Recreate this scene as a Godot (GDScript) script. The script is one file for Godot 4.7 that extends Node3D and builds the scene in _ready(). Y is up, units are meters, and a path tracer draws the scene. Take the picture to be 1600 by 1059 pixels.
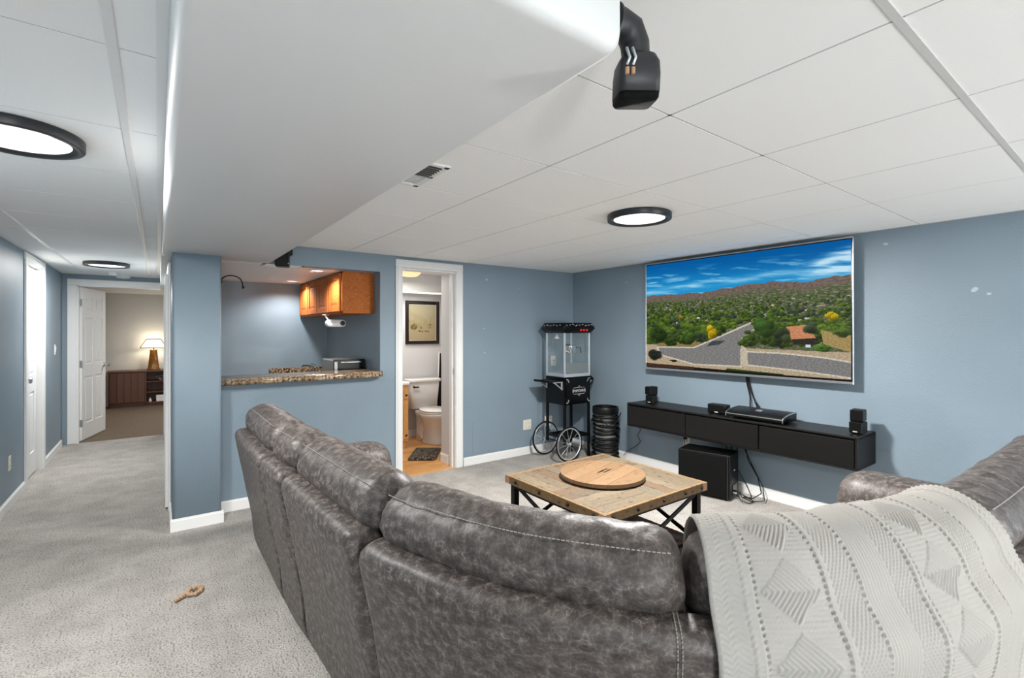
extends Node3D
# A finished basement family room. Units are metres; the lens stands at x = 0, z = 0 and the far wall is at z = -4.31.

const EYE := 1.40
const CEIL := 2.11
const SOF := 1.95
const BACK := -4.31
const RIGHT := 4.10
const LEFT := -0.95
const FRONT := 3.0
const FOCAL := 751.16
var m := {}
var grp := 0
var rng := RandomNumberGenerator.new()

func _ready() -> void:
	rng.seed = 11
	# ---- camera -------------------------------------------------------------------------------------------------
	var cam := Camera3D.new()
	cam.name = "camera"
	cam.projection = Camera3D.PROJECTION_FRUSTUM
	cam.near = 0.05
	cam.far = 60.0
	cam.size = 0.05 * 1059.0 / FOCAL
	cam.frustum_offset = Vector2(0, -0.05 * 12.23 / FOCAL)
	cam.position = Vector3(0, EYE, 0)
	cam.rotation = Vector3(0, -0.634468, 0)
	add_child(cam)
	cam.current = true
	# ---- air, exposure --------------------------------------------------------------------------------------------
	var env := Environment.new()
	env.background_mode = Environment.BG_SKY
	var sky := Sky.new()
	var psm := ProceduralSkyMaterial.new()
	psm.sky_top_color = Color(0.62, 0.74, 0.92)
	psm.sky_horizon_color = Color(0.86, 0.90, 0.95)
	psm.ground_horizon_color = Color(0.86, 0.86, 0.84)
	psm.ground_bottom_color = Color(0.80, 0.79, 0.76)
	psm.sky_energy_multiplier = SKY_ENERGY
	psm.ground_energy_multiplier = SKY_ENERGY
	sky.sky_material = psm
	env.sky = sky
	env.tonemap_mode = Environment.TONE_MAPPER_LINEAR
	env.tonemap_exposure = 2.12
	env.sdfgi_enabled = true
	env.ssao_enabled = true
	env.ssil_enabled = true
	var we := WorldEnvironment.new()
	we.name = "world_environment"
	we.environment = env
	add_child(we)
	# ---- the build --------------------------------------------------------------------------------------------------
	make_materials()
	build_shell()
	build_ceilings()
	build_ceiling_fittings()
	build_sofa()
	build_blanket()
	build_table()
	build_tv_wall()
	build_popcorn_cart()
	build_coil_tower()
	build_bar()
	build_bathroom()
	build_hall()
	build_far_room()
	build_small_things()

const SKY_ENERGY := 0.4
const MAIN_LIGHT := 5.6
const HALL_LIGHT := 2.3
const HALL_END_LIGHT := 1.6
const UNSEEN_REAR_LIGHT := 1.1  # ceiling discs out of view behind the lens
const UNSEEN_GLOBE_LIGHT := 1.8  # globe lamps out of view behind the lens

# ==== shapes =========================================================================================================
func S() -> SurfaceTool:
	var st := SurfaceTool.new()
	st.begin(Mesh.PRIMITIVE_TRIANGLES)
	return st

func ng() -> int:
	grp += 1
	return grp

const FLAT := 0xFFFFFFFF

func tri(st: SurfaceTool, a: Vector3, b: Vector3, c: Vector3, g: int) -> void:
	st.set_smooth_group(g)
	st.set_uv(Vector2(a.x, a.z)); st.add_vertex(a)
	st.set_uv(Vector2(c.x, c.z)); st.add_vertex(c)
	st.set_uv(Vector2(b.x, b.z)); st.add_vertex(b)

func quad(st: SurfaceTool, a: Vector3, b: Vector3, c: Vector3, d: Vector3, g: int) -> void:
	tri(st, a, b, c, g)
	tri(st, a, c, d, g)

func face(st: SurfaceTool, p: Array, outward: Vector3, g: int = FLAT) -> void:
	var n: Vector3 = (p[1] - p[0]).cross(p[2] - p[0])
	if n.dot(outward) < 0.0:
		p.reverse()
	for i in range(1, p.size() - 1):
		tri(st, p[0], p[i], p[i + 1], g)

func box(st: SurfaceTool, c: Vector3, s: Vector3, b := 0.0, bs := Basis()) -> void:
	var h := s / 2.0
	b = minf(b, minf(h.x, minf(h.y, h.z)) * 0.98)
	for i in 3:
		var j := (i + 1) % 3
		var k := (i + 2) % 3
		for si in [-1.0, 1.0]:
			var pts := []
			for q in [[-1.0, -1.0], [1.0, -1.0], [1.0, 1.0], [-1.0, 1.0]]:
				var v := Vector3()
				v[i] = si * h[i]
				v[j] = q[0] * (h[j] - b)
				v[k] = q[1] * (h[k] - b)
				pts.append(c + bs * v)
			var o := Vector3()
			o[i] = si
			face(st, pts, bs * o)
			if b > 0.0:
				for sj in [-1.0, 1.0]:
					var e := []
					for q in [[0, -1.0], [0, 1.0], [1, 1.0], [1, -1.0]]:
						var v := Vector3()
						v[i] = si * (h[i] - (b if q[0] == 1 else 0.0))
						v[j] = sj * (h[j] - (0.0 if q[0] == 1 else b))
						v[k] = q[1] * (h[k] - b)
						e.append(c + bs * v)
					var oo := Vector3()
					oo[i] = si
					oo[j] = sj
					face(st, e, bs * oo)
	if b > 0.0:
		for sx in [-1.0, 1.0]:
			for sy in [-1.0, 1.0]:
				for sz in [-1.0, 1.0]:
					var o := Vector3(sx, sy, sz)
					face(st, [c + bs * (o * Vector3(h.x, h.y - b, h.z - b)), c + bs * (o * Vector3(h.x - b, h.y, h.z - b)), c + bs * (o * Vector3(h.x - b, h.y - b, h.z))], bs * o)

func bb(st: SurfaceTool, x0: float, x1: float, y0: float, y1: float, z0: float, z1: float, b := 0.0) -> void:
	box(st, Vector3(x0 + x1, y0 + y1, z0 + z1) / 2.0, Vector3(absf(x1 - x0), absf(y1 - y0), absf(z1 - z0)), b)

func lathe(st: SurfaceTool, prof: Array, seg := 24, xf := Transform3D()) -> void:
	var g := ng()
	for i in prof.size() - 1:
		if i > 0:
			var d0: Vector2 = (prof[i] - prof[i - 1]).normalized()
			var d1: Vector2 = (prof[i + 1] - prof[i]).normalized()
			if d0.dot(d1) < 0.8:
				g = ng()
		for a in seg:
			var a0 := TAU * a / seg
			var a1 := TAU * (a + 1) / seg
			var q := func(k: int, an: float) -> Vector3: return xf * Vector3(prof[k].x * cos(an), prof[k].y, prof[k].x * sin(an))
			if prof[i].x < 1e-6:
				tri(st, q.call(i, a0), q.call(i + 1, a0), q.call(i + 1, a1), g)
			elif prof[i + 1].x < 1e-6:
				tri(st, q.call(i, a0), q.call(i + 1, a0), q.call(i, a1), g)
			else:
				quad(st, q.call(i, a0), q.call(i + 1, a0), q.call(i + 1, a1), q.call(i, a1), g)

func cyl(st: SurfaceTool, a: Vector3, b: Vector3, r: float, seg := 12, r2 := -1.0) -> void:
	tube(st, [a, b], [r, r if r2 < 0.0 else r2], seg)

func tube(st: SurfaceTool, pts: Array, r: Variant, seg := 8, closed := false) -> void:
	var n := pts.size()
	var rings := []
	var nrm := Vector3.UP
	for i in n:
		var t: Vector3
		if closed:
			t = (pts[(i + 1) % n] - pts[(i + n - 1) % n]).normalized()
		else:
			t = (pts[mini(i + 1, n - 1)] - pts[maxi(i - 1, 0)]).normalized()
		if i == 0:
			nrm = Vector3.UP if absf(t.y) < 0.9 else Vector3.RIGHT
		nrm = (nrm - t * nrm.dot(t)).normalized()
		var bi := t.cross(nrm)
		var rr: float = r[i] if r is Array else r
		var ring := []
		for k in seg:
			var an := TAU * k / seg
			ring.append(pts[i] + (nrm * cos(an) + bi * sin(an)) * rr)
		rings.append(ring)
	var g := ng()
	for i in (n if closed else n - 1):
		var r0: Array = rings[i]
		var r1: Array = rings[(i + 1) % n]
		for k in seg:
			var k1 := (k + 1) % seg
			quad(st, r0[k], r0[k1], r1[k1], r1[k], g)
	if not closed:
		for e in [0, n - 1]:
			var o: Vector3 = (pts[0] - pts[1]) if e == 0 else (pts[n - 1] - pts[n - 2])
			face(st, rings[e].duplicate(), o)

# A skin over closed rings of equal length; ends capped. Which way is out follows from the volume.
func loft(st: SurfaceTool, rings: Array, cap := true) -> void:
	var n: int = rings[0].size()
	var vol := 0.0
	var o: Vector3 = rings[0][0]
	for i in rings.size() - 1:
		for k in n:
			var k1 := (k + 1) % n
			var a: Vector3 = rings[i][k] - o
			var b: Vector3 = rings[i][k1] - o
			var c: Vector3 = rings[i + 1][k1] - o
			var d: Vector3 = rings[i + 1][k] - o
			vol += a.dot(b.cross(c)) + a.dot(c.cross(d))
	var g := ng()
	for i in rings.size() - 1:
		for k in n:
			var k1 := (k + 1) % n
			if vol > 0.0:
				quad(st, rings[i][k], rings[i][k1], rings[i + 1][k1], rings[i + 1][k], g)
			else:
				quad(st, rings[i][k], rings[i + 1][k], rings[i + 1][k1], rings[i][k1], g)
	if cap:
		for e in [0, rings.size() - 1]:
			var ce := Vector3()
			for p in rings[e]:
				ce += p
			ce /= n
			var e2: int = 1 if e == 0 else e - 1
			var ce2 := Vector3()
			for p in rings[e2]:
				ce2 += p
			ce2 /= n
			for k in n:
				face(st, [ce, rings[e][k], rings[e][(k + 1) % n]], ce - ce2 + (ce - rings[e2][k]) * 0.001, g)

func prism(st: SurfaceTool, poly: PackedVector2Array, d: float, xf := Transform3D()) -> void:
	var idx := Geometry2D.triangulate_polygon(poly)
	for s in [-1.0, 1.0]:
		for i in range(0, idx.size(), 3):
			var p := []
			for k in 3:
				p.append(xf * Vector3(poly[idx[i + k]].x, poly[idx[i + k]].y, s * d / 2.0))
			face(st, p, xf.basis * Vector3(0, 0, s))
	var cw := Geometry2D.is_polygon_clockwise(poly)
	for i in poly.size():
		var a := poly[i]
		var b := poly[(i + 1) % poly.size()]
		var e := b - a
		var nn := Vector3(e.y, -e.x, 0) * (-1.0 if cw else 1.0)
		face(st, [xf * Vector3(a.x, a.y, -d / 2), xf * Vector3(b.x, b.y, -d / 2), xf * Vector3(b.x, b.y, d / 2), xf * Vector3(a.x, a.y, d / 2)], xf.basis * nn)

func torus(st: SurfaceTool, c: Vector3, axis: Basis, R: float, r: float, seg := 32, tseg := 8) -> void:
	var pts := []
	for i in seg:
		var a := TAU * i / seg
		pts.append(c + axis * Vector3(cos(a) * R, 0, sin(a) * R))
	tube(st, pts, r, tseg, true)

func rrect(w: float, h: float, r: float, seg := 4, c := Vector2()) -> PackedVector2Array:
	var out := PackedVector2Array()
	for q in 4:
		var cx := (w / 2 - r) * (1 if q == 0 or q == 3 else -1)
		var cy := (h / 2 - r) * (1 if q < 2 else -1)
		for i in seg + 1:
			var a := PI / 2 * (q + float(i) / seg)
			out.append(c + Vector2(cx + cos(a) * r, cy + sin(a) * r))
	return out

# rounded slab: a rounded rectangle in x and z, edges rounded by e
func slab(st: SurfaceTool, c: Vector3, s: Vector3, r: float, e: float, bs := Basis(), steps := 3) -> void:
	var rings := []
	for side in [-1.0, 1.0]:
		for i in steps + 1:
			var t := float(i) / steps
			if side > 0:
				t = 1.0 - t
			var inset := e * (1.0 - sin(t * PI / 2))
			var y: float = side * (s.y / 2 - e * (1.0 - cos(t * PI / 2)))
			y = side * (s.y / 2 - e + e * cos(t * PI / 2))
			var ring := []
			for p in rrect(s.x - 2 * inset, s.z - 2 * inset, maxf(r - inset, 0.001), 5):
				ring.append(c + bs * Vector3(p.x, y, p.y))
			rings.append(ring)
	loft(st, rings)

# ==== nodes ==========================================================================================================
func done(st: SurfaceTool) -> ArrayMesh:
	st.generate_normals()
	return st.commit()

func obj(called: String, what: Variant, mt: Material, parent: Node3D = self, at := Vector3.ZERO) -> MeshInstance3D:
	var o := MeshInstance3D.new()
	o.name = called
	o.mesh = done(what) if what is SurfaceTool else what
	o.material_override = mt
	o.cast_shadow = GeometryInstance3D.SHADOW_CASTING_SETTING_ON
	o.position = at
	parent.add_child(o, true)
	return o

func tag(o: Node3D, label: String, category: String, group := "") -> Node3D:
	o.set_meta("label", label)
	o.set_meta("category", category)
	if group:
		o.set_meta("group", group)
	return o

func thing(called: String, label: String, category: String, at := Vector3.ZERO, turn := 0.0, group := "") -> Node3D:
	var o := Node3D.new()
	o.name = called
	o.position = at
	o.rotation.y = turn
	add_child(o, true)
	tag(o, label, category, group)
	return o

func struct(called: String, what: Variant, mt: Material, label := "", parent: Node3D = self) -> MeshInstance3D:
	var o := obj(called, what, mt, parent)
	if parent == self:
		o.set_meta("kind", "structure")
		if label:
			o.set_meta("label", label)
	return o

func copy_of(o: Node3D, at: Vector3, turn: float, label: String) -> Node3D:
	var c: Node3D = o.duplicate()
	c.name = o.name + "_001"
	add_child(c, true)
	c.position = at
	c.rotation.y = turn
	c.set_meta("label", label)
	return c

func area_light(called: String, at: Vector3, size: Vector2, energy: float, col: Color, rot := Vector3(-PI / 2, 0, 0)) -> void:
	var l := AreaLight3D.new()
	l.name = called
	l.area_size = size
	l.area_normalize_energy = true
	l.light_energy = energy
	l.light_color = col
	l.position = at
	l.rotation = rot
	l.area_range = 14.0
	l.area_attenuation = 2.0
	l.shadow_enabled = true
	add_child(l, true)

func omni(called: String, at: Vector3, size: float, energy: float, col: Color) -> void:
	var l := OmniLight3D.new()
	l.name = called
	l.light_size = size
	l.light_energy = energy
	l.light_color = col
	l.position = at
	l.omni_range = 14.0
	l.omni_attenuation = 2.0
	l.shadow_enabled = true
	add_child(l, true)

func spot(called: String, at: Vector3, size: float, energy: float, col: Color, deg: float, to := Vector3.DOWN) -> void:
	var l := SpotLight3D.new()
	l.name = called
	l.light_size = size
	l.light_energy = energy
	l.light_color = col
	l.spot_angle = deg
	l.spot_angle_attenuation = 0.6
	l.spot_range = 14.0
	l.spot_attenuation = 2.0
	l.shadow_enabled = true
	add_child(l, true)
	l.look_at_from_position(at, at + to, Vector3.FORWARD if absf(to.normalized().y) > 0.9 else Vector3.UP)

# ==== materials ======================================================================================================
func mat(called: String, c: Color, rough: float, metal := 0.0, spec := 0.5) -> StandardMaterial3D:
	var s := StandardMaterial3D.new()
	s.resource_name = called
	s.albedo_color = c
	s.roughness = rough
	s.metallic = metal
	s.metallic_specular = spec
	m[called] = s
	return s

func noise(kind: int, freq: float, oct: int, sd: int, fractal := FastNoiseLite.FRACTAL_FBM) -> FastNoiseLite:
	var n := FastNoiseLite.new()
	n.noise_type = kind
	n.frequency = freq
	n.seed = sd
	n.fractal_type = fractal if oct > 1 else FastNoiseLite.FRACTAL_NONE
	n.fractal_octaves = oct
	return n

func ntex(n: FastNoiseLite, px: int, stops: Array, normal := false, bump := 8.0) -> NoiseTexture2D:
	var t := NoiseTexture2D.new()
	t.width = px
	t.height = px
	t.seamless = true
	t.noise = n
	if normal:
		t.as_normal_map = true
		t.bump_strength = bump
	elif stops.size():
		var g := Gradient.new()
		g.offsets = PackedFloat32Array()
		var offs := PackedFloat32Array()
		var cols := PackedColorArray()
		for s in stops:
			offs.append(s[0])
			cols.append(s[1])
		g.offsets = offs
		g.colors = cols
		t.color_ramp = g
	return t

func triplanar(s: StandardMaterial3D, size: float, world := true) -> void:
	s.uv1_triplanar = true
	s.uv1_world_triplanar = world
	s.uv1_scale = Vector3.ONE / size

func relief(s: StandardMaterial3D, t: Texture2D, cm: float) -> void:
	s.heightmap_enabled = true
	s.heightmap_texture = t
	s.heightmap_scale = cm

func layered(s: StandardMaterial3D, t: Texture2D, size: float) -> void:
	s.detail_enabled = true
	s.detail_blend_mode = BaseMaterial3D.BLEND_MODE_MUL
	s.detail_albedo = t
	s.detail_uv_layer = BaseMaterial3D.DETAIL_UV_2
	s.uv2_triplanar = true
	s.uv2_world_triplanar = true
	s.uv2_scale = Vector3.ONE / size

func grey(v: float) -> Color:
	return Color(v, v, v)

# long wood grain along x of the picture
func wood(c0: Color, c1: Color, c2: Color, sd: int, knots := 0.0, px := 256) -> ImageTexture:
	var im := Image.create(px, px, false, Image.FORMAT_RGB8)
	var a := noise(FastNoiseLite.TYPE_SIMPLEX, 1.0, 3, sd)
	var b := noise(FastNoiseLite.TYPE_SIMPLEX, 1.0, 2, sd + 7)
	for y in px:
		for x in px:
			var u := float(x) / px
			var v := float(y) / px
			var wob := b.get_noise_2d(u * 2.2, v * 2.5) * 0.6
			var g := a.get_noise_2d(u * 2.5, v * 26.0 + wob * 8.0) * 0.5 + 0.5
			var f := a.get_noise_2d(u * 9.0 + 40.0, v * 110.0) * 0.5 + 0.5
			var kn := smoothstep(0.55, 0.85, b.get_noise_2d(u * 4.0 + 9.0, v * 7.0 + 3.0)) * knots
			var c := c0.lerp(c1, clampf(g * 1.2 - 0.1, 0, 1))
			c = c.lerp(c2, clampf((f - 0.55) * 1.6, 0, 0.7))
			c = c.lerp(c2 * 0.7, kn * 0.7)
			im.set_pixel(x, y, c)
	im.generate_mipmaps()
	return ImageTexture.create_from_image(im)

func make_materials() -> void:
	var blue := mat("blue_paint", Color(0.515, 0.583, 0.632), 0.5)
	triplanar(blue, 0.5)
	relief(blue, ntex(noise(FastNoiseLite.TYPE_SIMPLEX, 0.045, 3, 3), 512, []), 0.05)
	layered(blue, ntex(noise(FastNoiseLite.TYPE_SIMPLEX, 0.006, 3, 8), 256, [[0.0, grey(0.95)], [1.0, grey(1.0)]]), 2.2)
	var wp := mat("white_paint", Color(0.885, 0.89, 0.89), 0.5)
	triplanar(wp, 0.5)
	relief(wp, ntex(noise(FastNoiseLite.TYPE_SIMPLEX, 0.05, 3, 4), 256, []), 0.03)
	mat("trim_white", Color(0.91, 0.91, 0.905), 0.38)
	var tile := mat("ceiling_tile_white", Color(0.955, 0.955, 0.95), 0.9)
	triplanar(tile, 0.4)
	relief(tile, ntex(noise(FastNoiseLite.TYPE_SIMPLEX, 0.12, 3, 5), 256, []), 0.04)
	mat("grid_white", Color(0.72, 0.72, 0.715), 0.8)
	mat("spackle", Color(0.70, 0.735, 0.76), 0.7)
	mat("runner_grey", Color(0.80, 0.80, 0.79), 0.6)
	mat("greige_paint", Color(0.77, 0.765, 0.76), 0.6)
	mat("bath_paint", Color(0.80, 0.795, 0.80), 0.6)
	# carpets
	var carpet := mat("grey_carpet", Color(0.815, 0.80, 0.78), 1.0, 0.0, 0.1)
	var loops := noise(FastNoiseLite.TYPE_CELLULAR, 0.10, 2, 21)
	loops.cellular_return_type = FastNoiseLite.RETURN_DISTANCE
	carpet.albedo_texture = ntex(loops, 512, [[0.0, Color(0.95, 0.945, 0.94)], [0.35, Color(0.90, 0.895, 0.89)], [0.7, Color(0.74, 0.73, 0.72)], [1.0, Color(0.50, 0.495, 0.485)]])
	triplanar(carpet, 0.42)
	relief(carpet, ntex(loops, 512, [[0.0, grey(1)], [1.0, grey(0)]]), 0.5)
	layered(carpet, ntex(noise(FastNoiseLite.TYPE_SIMPLEX, 0.012, 4, 9), 512, [[0.2, grey(0.93)], [0.8, grey(1.0)]]), 1.9)
	var brown := mat("brown_carpet", Color(0.62, 0.555, 0.49), 1.0, 0.0, 0.1)
	brown.albedo_texture = ntex(loops, 512, [[0.0, grey(0.95)], [0.5, grey(0.75)], [1.0, grey(0.4)]])
	triplanar(brown, 0.5)
	relief(brown, ntex(loops, 512, [[0.0, grey(1)], [1.0, grey(0)]]), 0.6)
	# distressed leather
	var lea := mat("grey_leather", Color(1.0, 0.97, 0.95), 0.54, 0.0, 0.5)
	lea.albedo_texture = ntex(noise(FastNoiseLite.TYPE_SIMPLEX, 0.014, 7, 31), 1024, [[0.0, Color(0.29, 0.272, 0.265)], [0.35, Color(0.37, 0.352, 0.345)], [0.55, Color(0.455, 0.438, 0.43)], [0.75, Color(0.56, 0.545, 0.535)], [1.0, Color(0.72, 0.705, 0.695)]])
	triplanar(lea, 0.62)
	relief(lea, ntex(noise(FastNoiseLite.TYPE_SIMPLEX, 0.09, 4, 33), 512, []), 0.05)
	layered(lea, ntex(noise(FastNoiseLite.TYPE_SIMPLEX, 0.016, 7, 35, FastNoiseLite.FRACTAL_RIDGED), 1024, [[0.0, Color(0.64, 0.62, 0.615)], [0.45, Color(0.70, 0.685, 0.68)], [0.66, Color(0.80, 0.79, 0.785)], [0.75, Color(1, 1, 1)], [1.0, Color(1, 1, 1)]]), 0.36)
	lea.roughness_texture = ntex(noise(FastNoiseLite.TYPE_SIMPLEX, 0.02, 5, 37), 512, [[0.0, grey(0.8)], [1.0, grey(1.0)]])
	mat("stitch_thread", Color(0.60, 0.58, 0.56), 0.8)
	mat("black_fabric", Color(0.06, 0.058, 0.058), 0.95)
	# knit
	var kn := mat("cream_knit", Color(0.665, 0.652, 0.632), 1.0, 0.0, 0.15)
	kn.rim_enabled = true
	kn.rim = 0.25
	kn.rim_tint = 0.8
	# woods
	for i in 5:
		var c: Array = [[Color(0.353, 0.303, 0.236), Color(0.436, 0.385, 0.311), Color(0.267, 0.216, 0.165)], [Color(0.314, 0.263, 0.208), Color(0.409, 0.357, 0.291), Color(0.228, 0.180, 0.138)], [Color(0.385, 0.334, 0.267), Color(0.455, 0.409, 0.334), Color(0.298, 0.252, 0.197)], [Color(0.346, 0.311, 0.256), Color(0.416, 0.381, 0.322), Color(0.259, 0.224, 0.177)], [Color(0.346, 0.272, 0.200), Color(0.421, 0.350, 0.275), Color(0.244, 0.177, 0.129)]][i]
		var w := mat("plank_%d" % i, Color.WHITE, 0.6)
		w.albedo_texture = wood(c[0], c[1], c[2], 50 + i * 3, 0.9)
		triplanar(w, 0.45, false)
	var edge := mat("table_edge", Color.WHITE, 0.6)
	edge.albedo_texture = wood(Color(0.42, 0.335, 0.215), Color(0.52, 0.425, 0.29), Color(0.27, 0.19, 0.12), 71, 0.8)
	triplanar(edge, 0.4, false)
	for i in 2:
		var o := mat("pine_%d" % i, Color.WHITE, 0.5)
		o.albedo_texture = wood([Color(0.44, 0.335, 0.23), Color(0.47, 0.365, 0.255)][i], [Color(0.49, 0.395, 0.29), Color(0.51, 0.415, 0.31)][i], Color(0.37, 0.26, 0.165), 80 + i, 0.5)
		triplanar(o, 0.5, false)
	var cherry := mat("cherry_wood", Color.WHITE, 0.5, 0.0, 0.22)
	cherry.albedo_texture = wood(Color(0.64, 0.345, 0.15), Color(0.76, 0.455, 0.22), Color(0.50, 0.25, 0.105), 90)
	triplanar(cherry, 0.5, false)
	var oak := mat("oak_wood", Color.WHITE, 0.4)
	oak.albedo_texture = wood(Color(0.78, 0.56, 0.31), Color(0.85, 0.645, 0.385), Color(0.66, 0.43, 0.21), 95)
	triplanar(oak, 0.4, false)
	for i in 3:
		var o := mat("floor_oak_%d" % i, Color.WHITE, 0.3)
		o.albedo_texture = wood([Color(0.74, 0.53, 0.31), Color(0.80, 0.59, 0.36), Color(0.70, 0.49, 0.28)][i], [Color(0.82, 0.62, 0.39), Color(0.86, 0.67, 0.44), Color(0.79, 0.58, 0.35)][i], Color(0.60, 0.41, 0.23), 100 + i)
		triplanar(o, 0.6, false)
	var wal := mat("walnut_wood", Color.WHITE, 0.45)
	wal.albedo_texture = wood(Color(0.33, 0.205, 0.14), Color(0.43, 0.28, 0.20), Color(0.23, 0.14, 0.095), 110)
	triplanar(wal, 0.5, false)
	var bw := mat("black_oak", Color.WHITE, 0.42, 0.0, 0.4)
	bw.albedo_texture = wood(Color(0.045, 0.042, 0.042), Color(0.085, 0.080, 0.077), Color(0.03, 0.028, 0.028), 115)
	triplanar(bw, 0.35, false)
	relief(bw, bw.albedo_texture, 0.25)
	# granite
	var gr := mat("granite", Color(0.92, 0.9, 0.88), 0.18)
	var cel := noise(FastNoiseLite.TYPE_CELLULAR, 0.055, 1, 41)
	cel.cellular_return_type = FastNoiseLite.RETURN_CELL_VALUE
	gr.albedo_texture = ntex(cel, 512, [[0.0, Color(0.14, 0.12, 0.11)], [0.16, Color(0.20, 0.17, 0.15)], [0.2, Color(0.55, 0.45, 0.33)], [0.45, Color(0.62, 0.53, 0.41)], [0.5, Color(0.80, 0.75, 0.67)], [0.75, Color(0.74, 0.68, 0.58)], [0.78, Color(0.42, 0.33, 0.25)], [1.0, Color(0.52, 0.42, 0.32)]])
	triplanar(gr, 0.40)
	# metals, plastics, glass
	mat("black_metal", Color(0.03, 0.03, 0.032), 0.45, 0.2, 0.4)
	mat("black_gloss", Color(0.012, 0.012, 0.015), 0.25, 0.0, 0.4)
	mat("black_plastic", Color(0.022, 0.022, 0.025), 0.45, 0.0, 0.4)
	mat("black_mesh", Color(0.018, 0.018, 0.02), 0.8, 0.0, 0.3)
	mat("dark_grey_plastic", Color(0.15, 0.155, 0.165), 0.45)
	mat("charcoal_ring", Color(0.13, 0.135, 0.15), 0.38)
	mat("silver", Color(0.75, 0.76, 0.77), 0.28, 0.9)
	mat("aluminium", Color(0.80, 0.82, 0.84), 0.32, 0.6)
	mat("chrome", Color(0.86, 0.87, 0.88), 0.08, 1.0)
	mat("brushed_steel", Color(0.62, 0.62, 0.61), 0.35, 0.85)
	mat("rust_iron", Color(0.17, 0.115, 0.085), 0.6, 0.4)
	mat("bright_rust", Color(0.72, 0.58, 0.46), 0.5, 0.3)
	mat("badge", Color(0.80, 0.80, 0.80), 0.4, 0.3)
	mat("mid_grey_plastic", Color(0.46, 0.46, 0.465), 0.5)
	mat("ivory_plastic", Color(0.86, 0.85, 0.80), 0.4)
	mat("white_plastic", Color(0.90, 0.90, 0.90), 0.35)
	mat("porcelain", Color(0.93, 0.925, 0.915), 0.12)
	mat("black_rubber", Color(0.02, 0.02, 0.02), 0.6, 0.0, 0.4)
	mat("bronze", Color(0.15, 0.105, 0.07), 0.4, 0.4)
	mat("red_light", Color(0.55, 0.03, 0.03), 0.4)
	m.red_light.emission_enabled = true
	m.red_light.emission = Color(0.9, 0.08, 0.06)
	m.red_light.emission_energy_multiplier = 0.35
	var gl := mat("clear_glass", Color(0.85, 0.95, 0.97, 0.03), 0.02)
	gl.transparency = BaseMaterial3D.TRANSPARENCY_ALPHA
	var sc := mat("scrunchie_cloth", Color(0.72, 0.60, 0.48), 0.95)
	triplanar(sc, 0.05, false)
	relief(sc, ntex(noise(FastNoiseLite.TYPE_SIMPLEX, 0.06, 3, 61), 128, []), 0.15)
	for k in [["lamp_white", Color(1, 1, 0.99), 0.8], ["down_white", Color(1, 0.99, 0.97), 0.9], ["bath_white", Color(1, 0.97, 0.90), 0.55], ["bath_amber", Color(1.0, 0.80, 0.42), 0.36], ["shade_glow", Color(1, 0.94, 0.78), 0.48]]:
		var e := mat(k[0], Color(0.9, 0.9, 0.88), 0.5)
		e.emission_enabled = true
		e.emission = k[1]
		e.emission_energy_multiplier = k[2]

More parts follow.
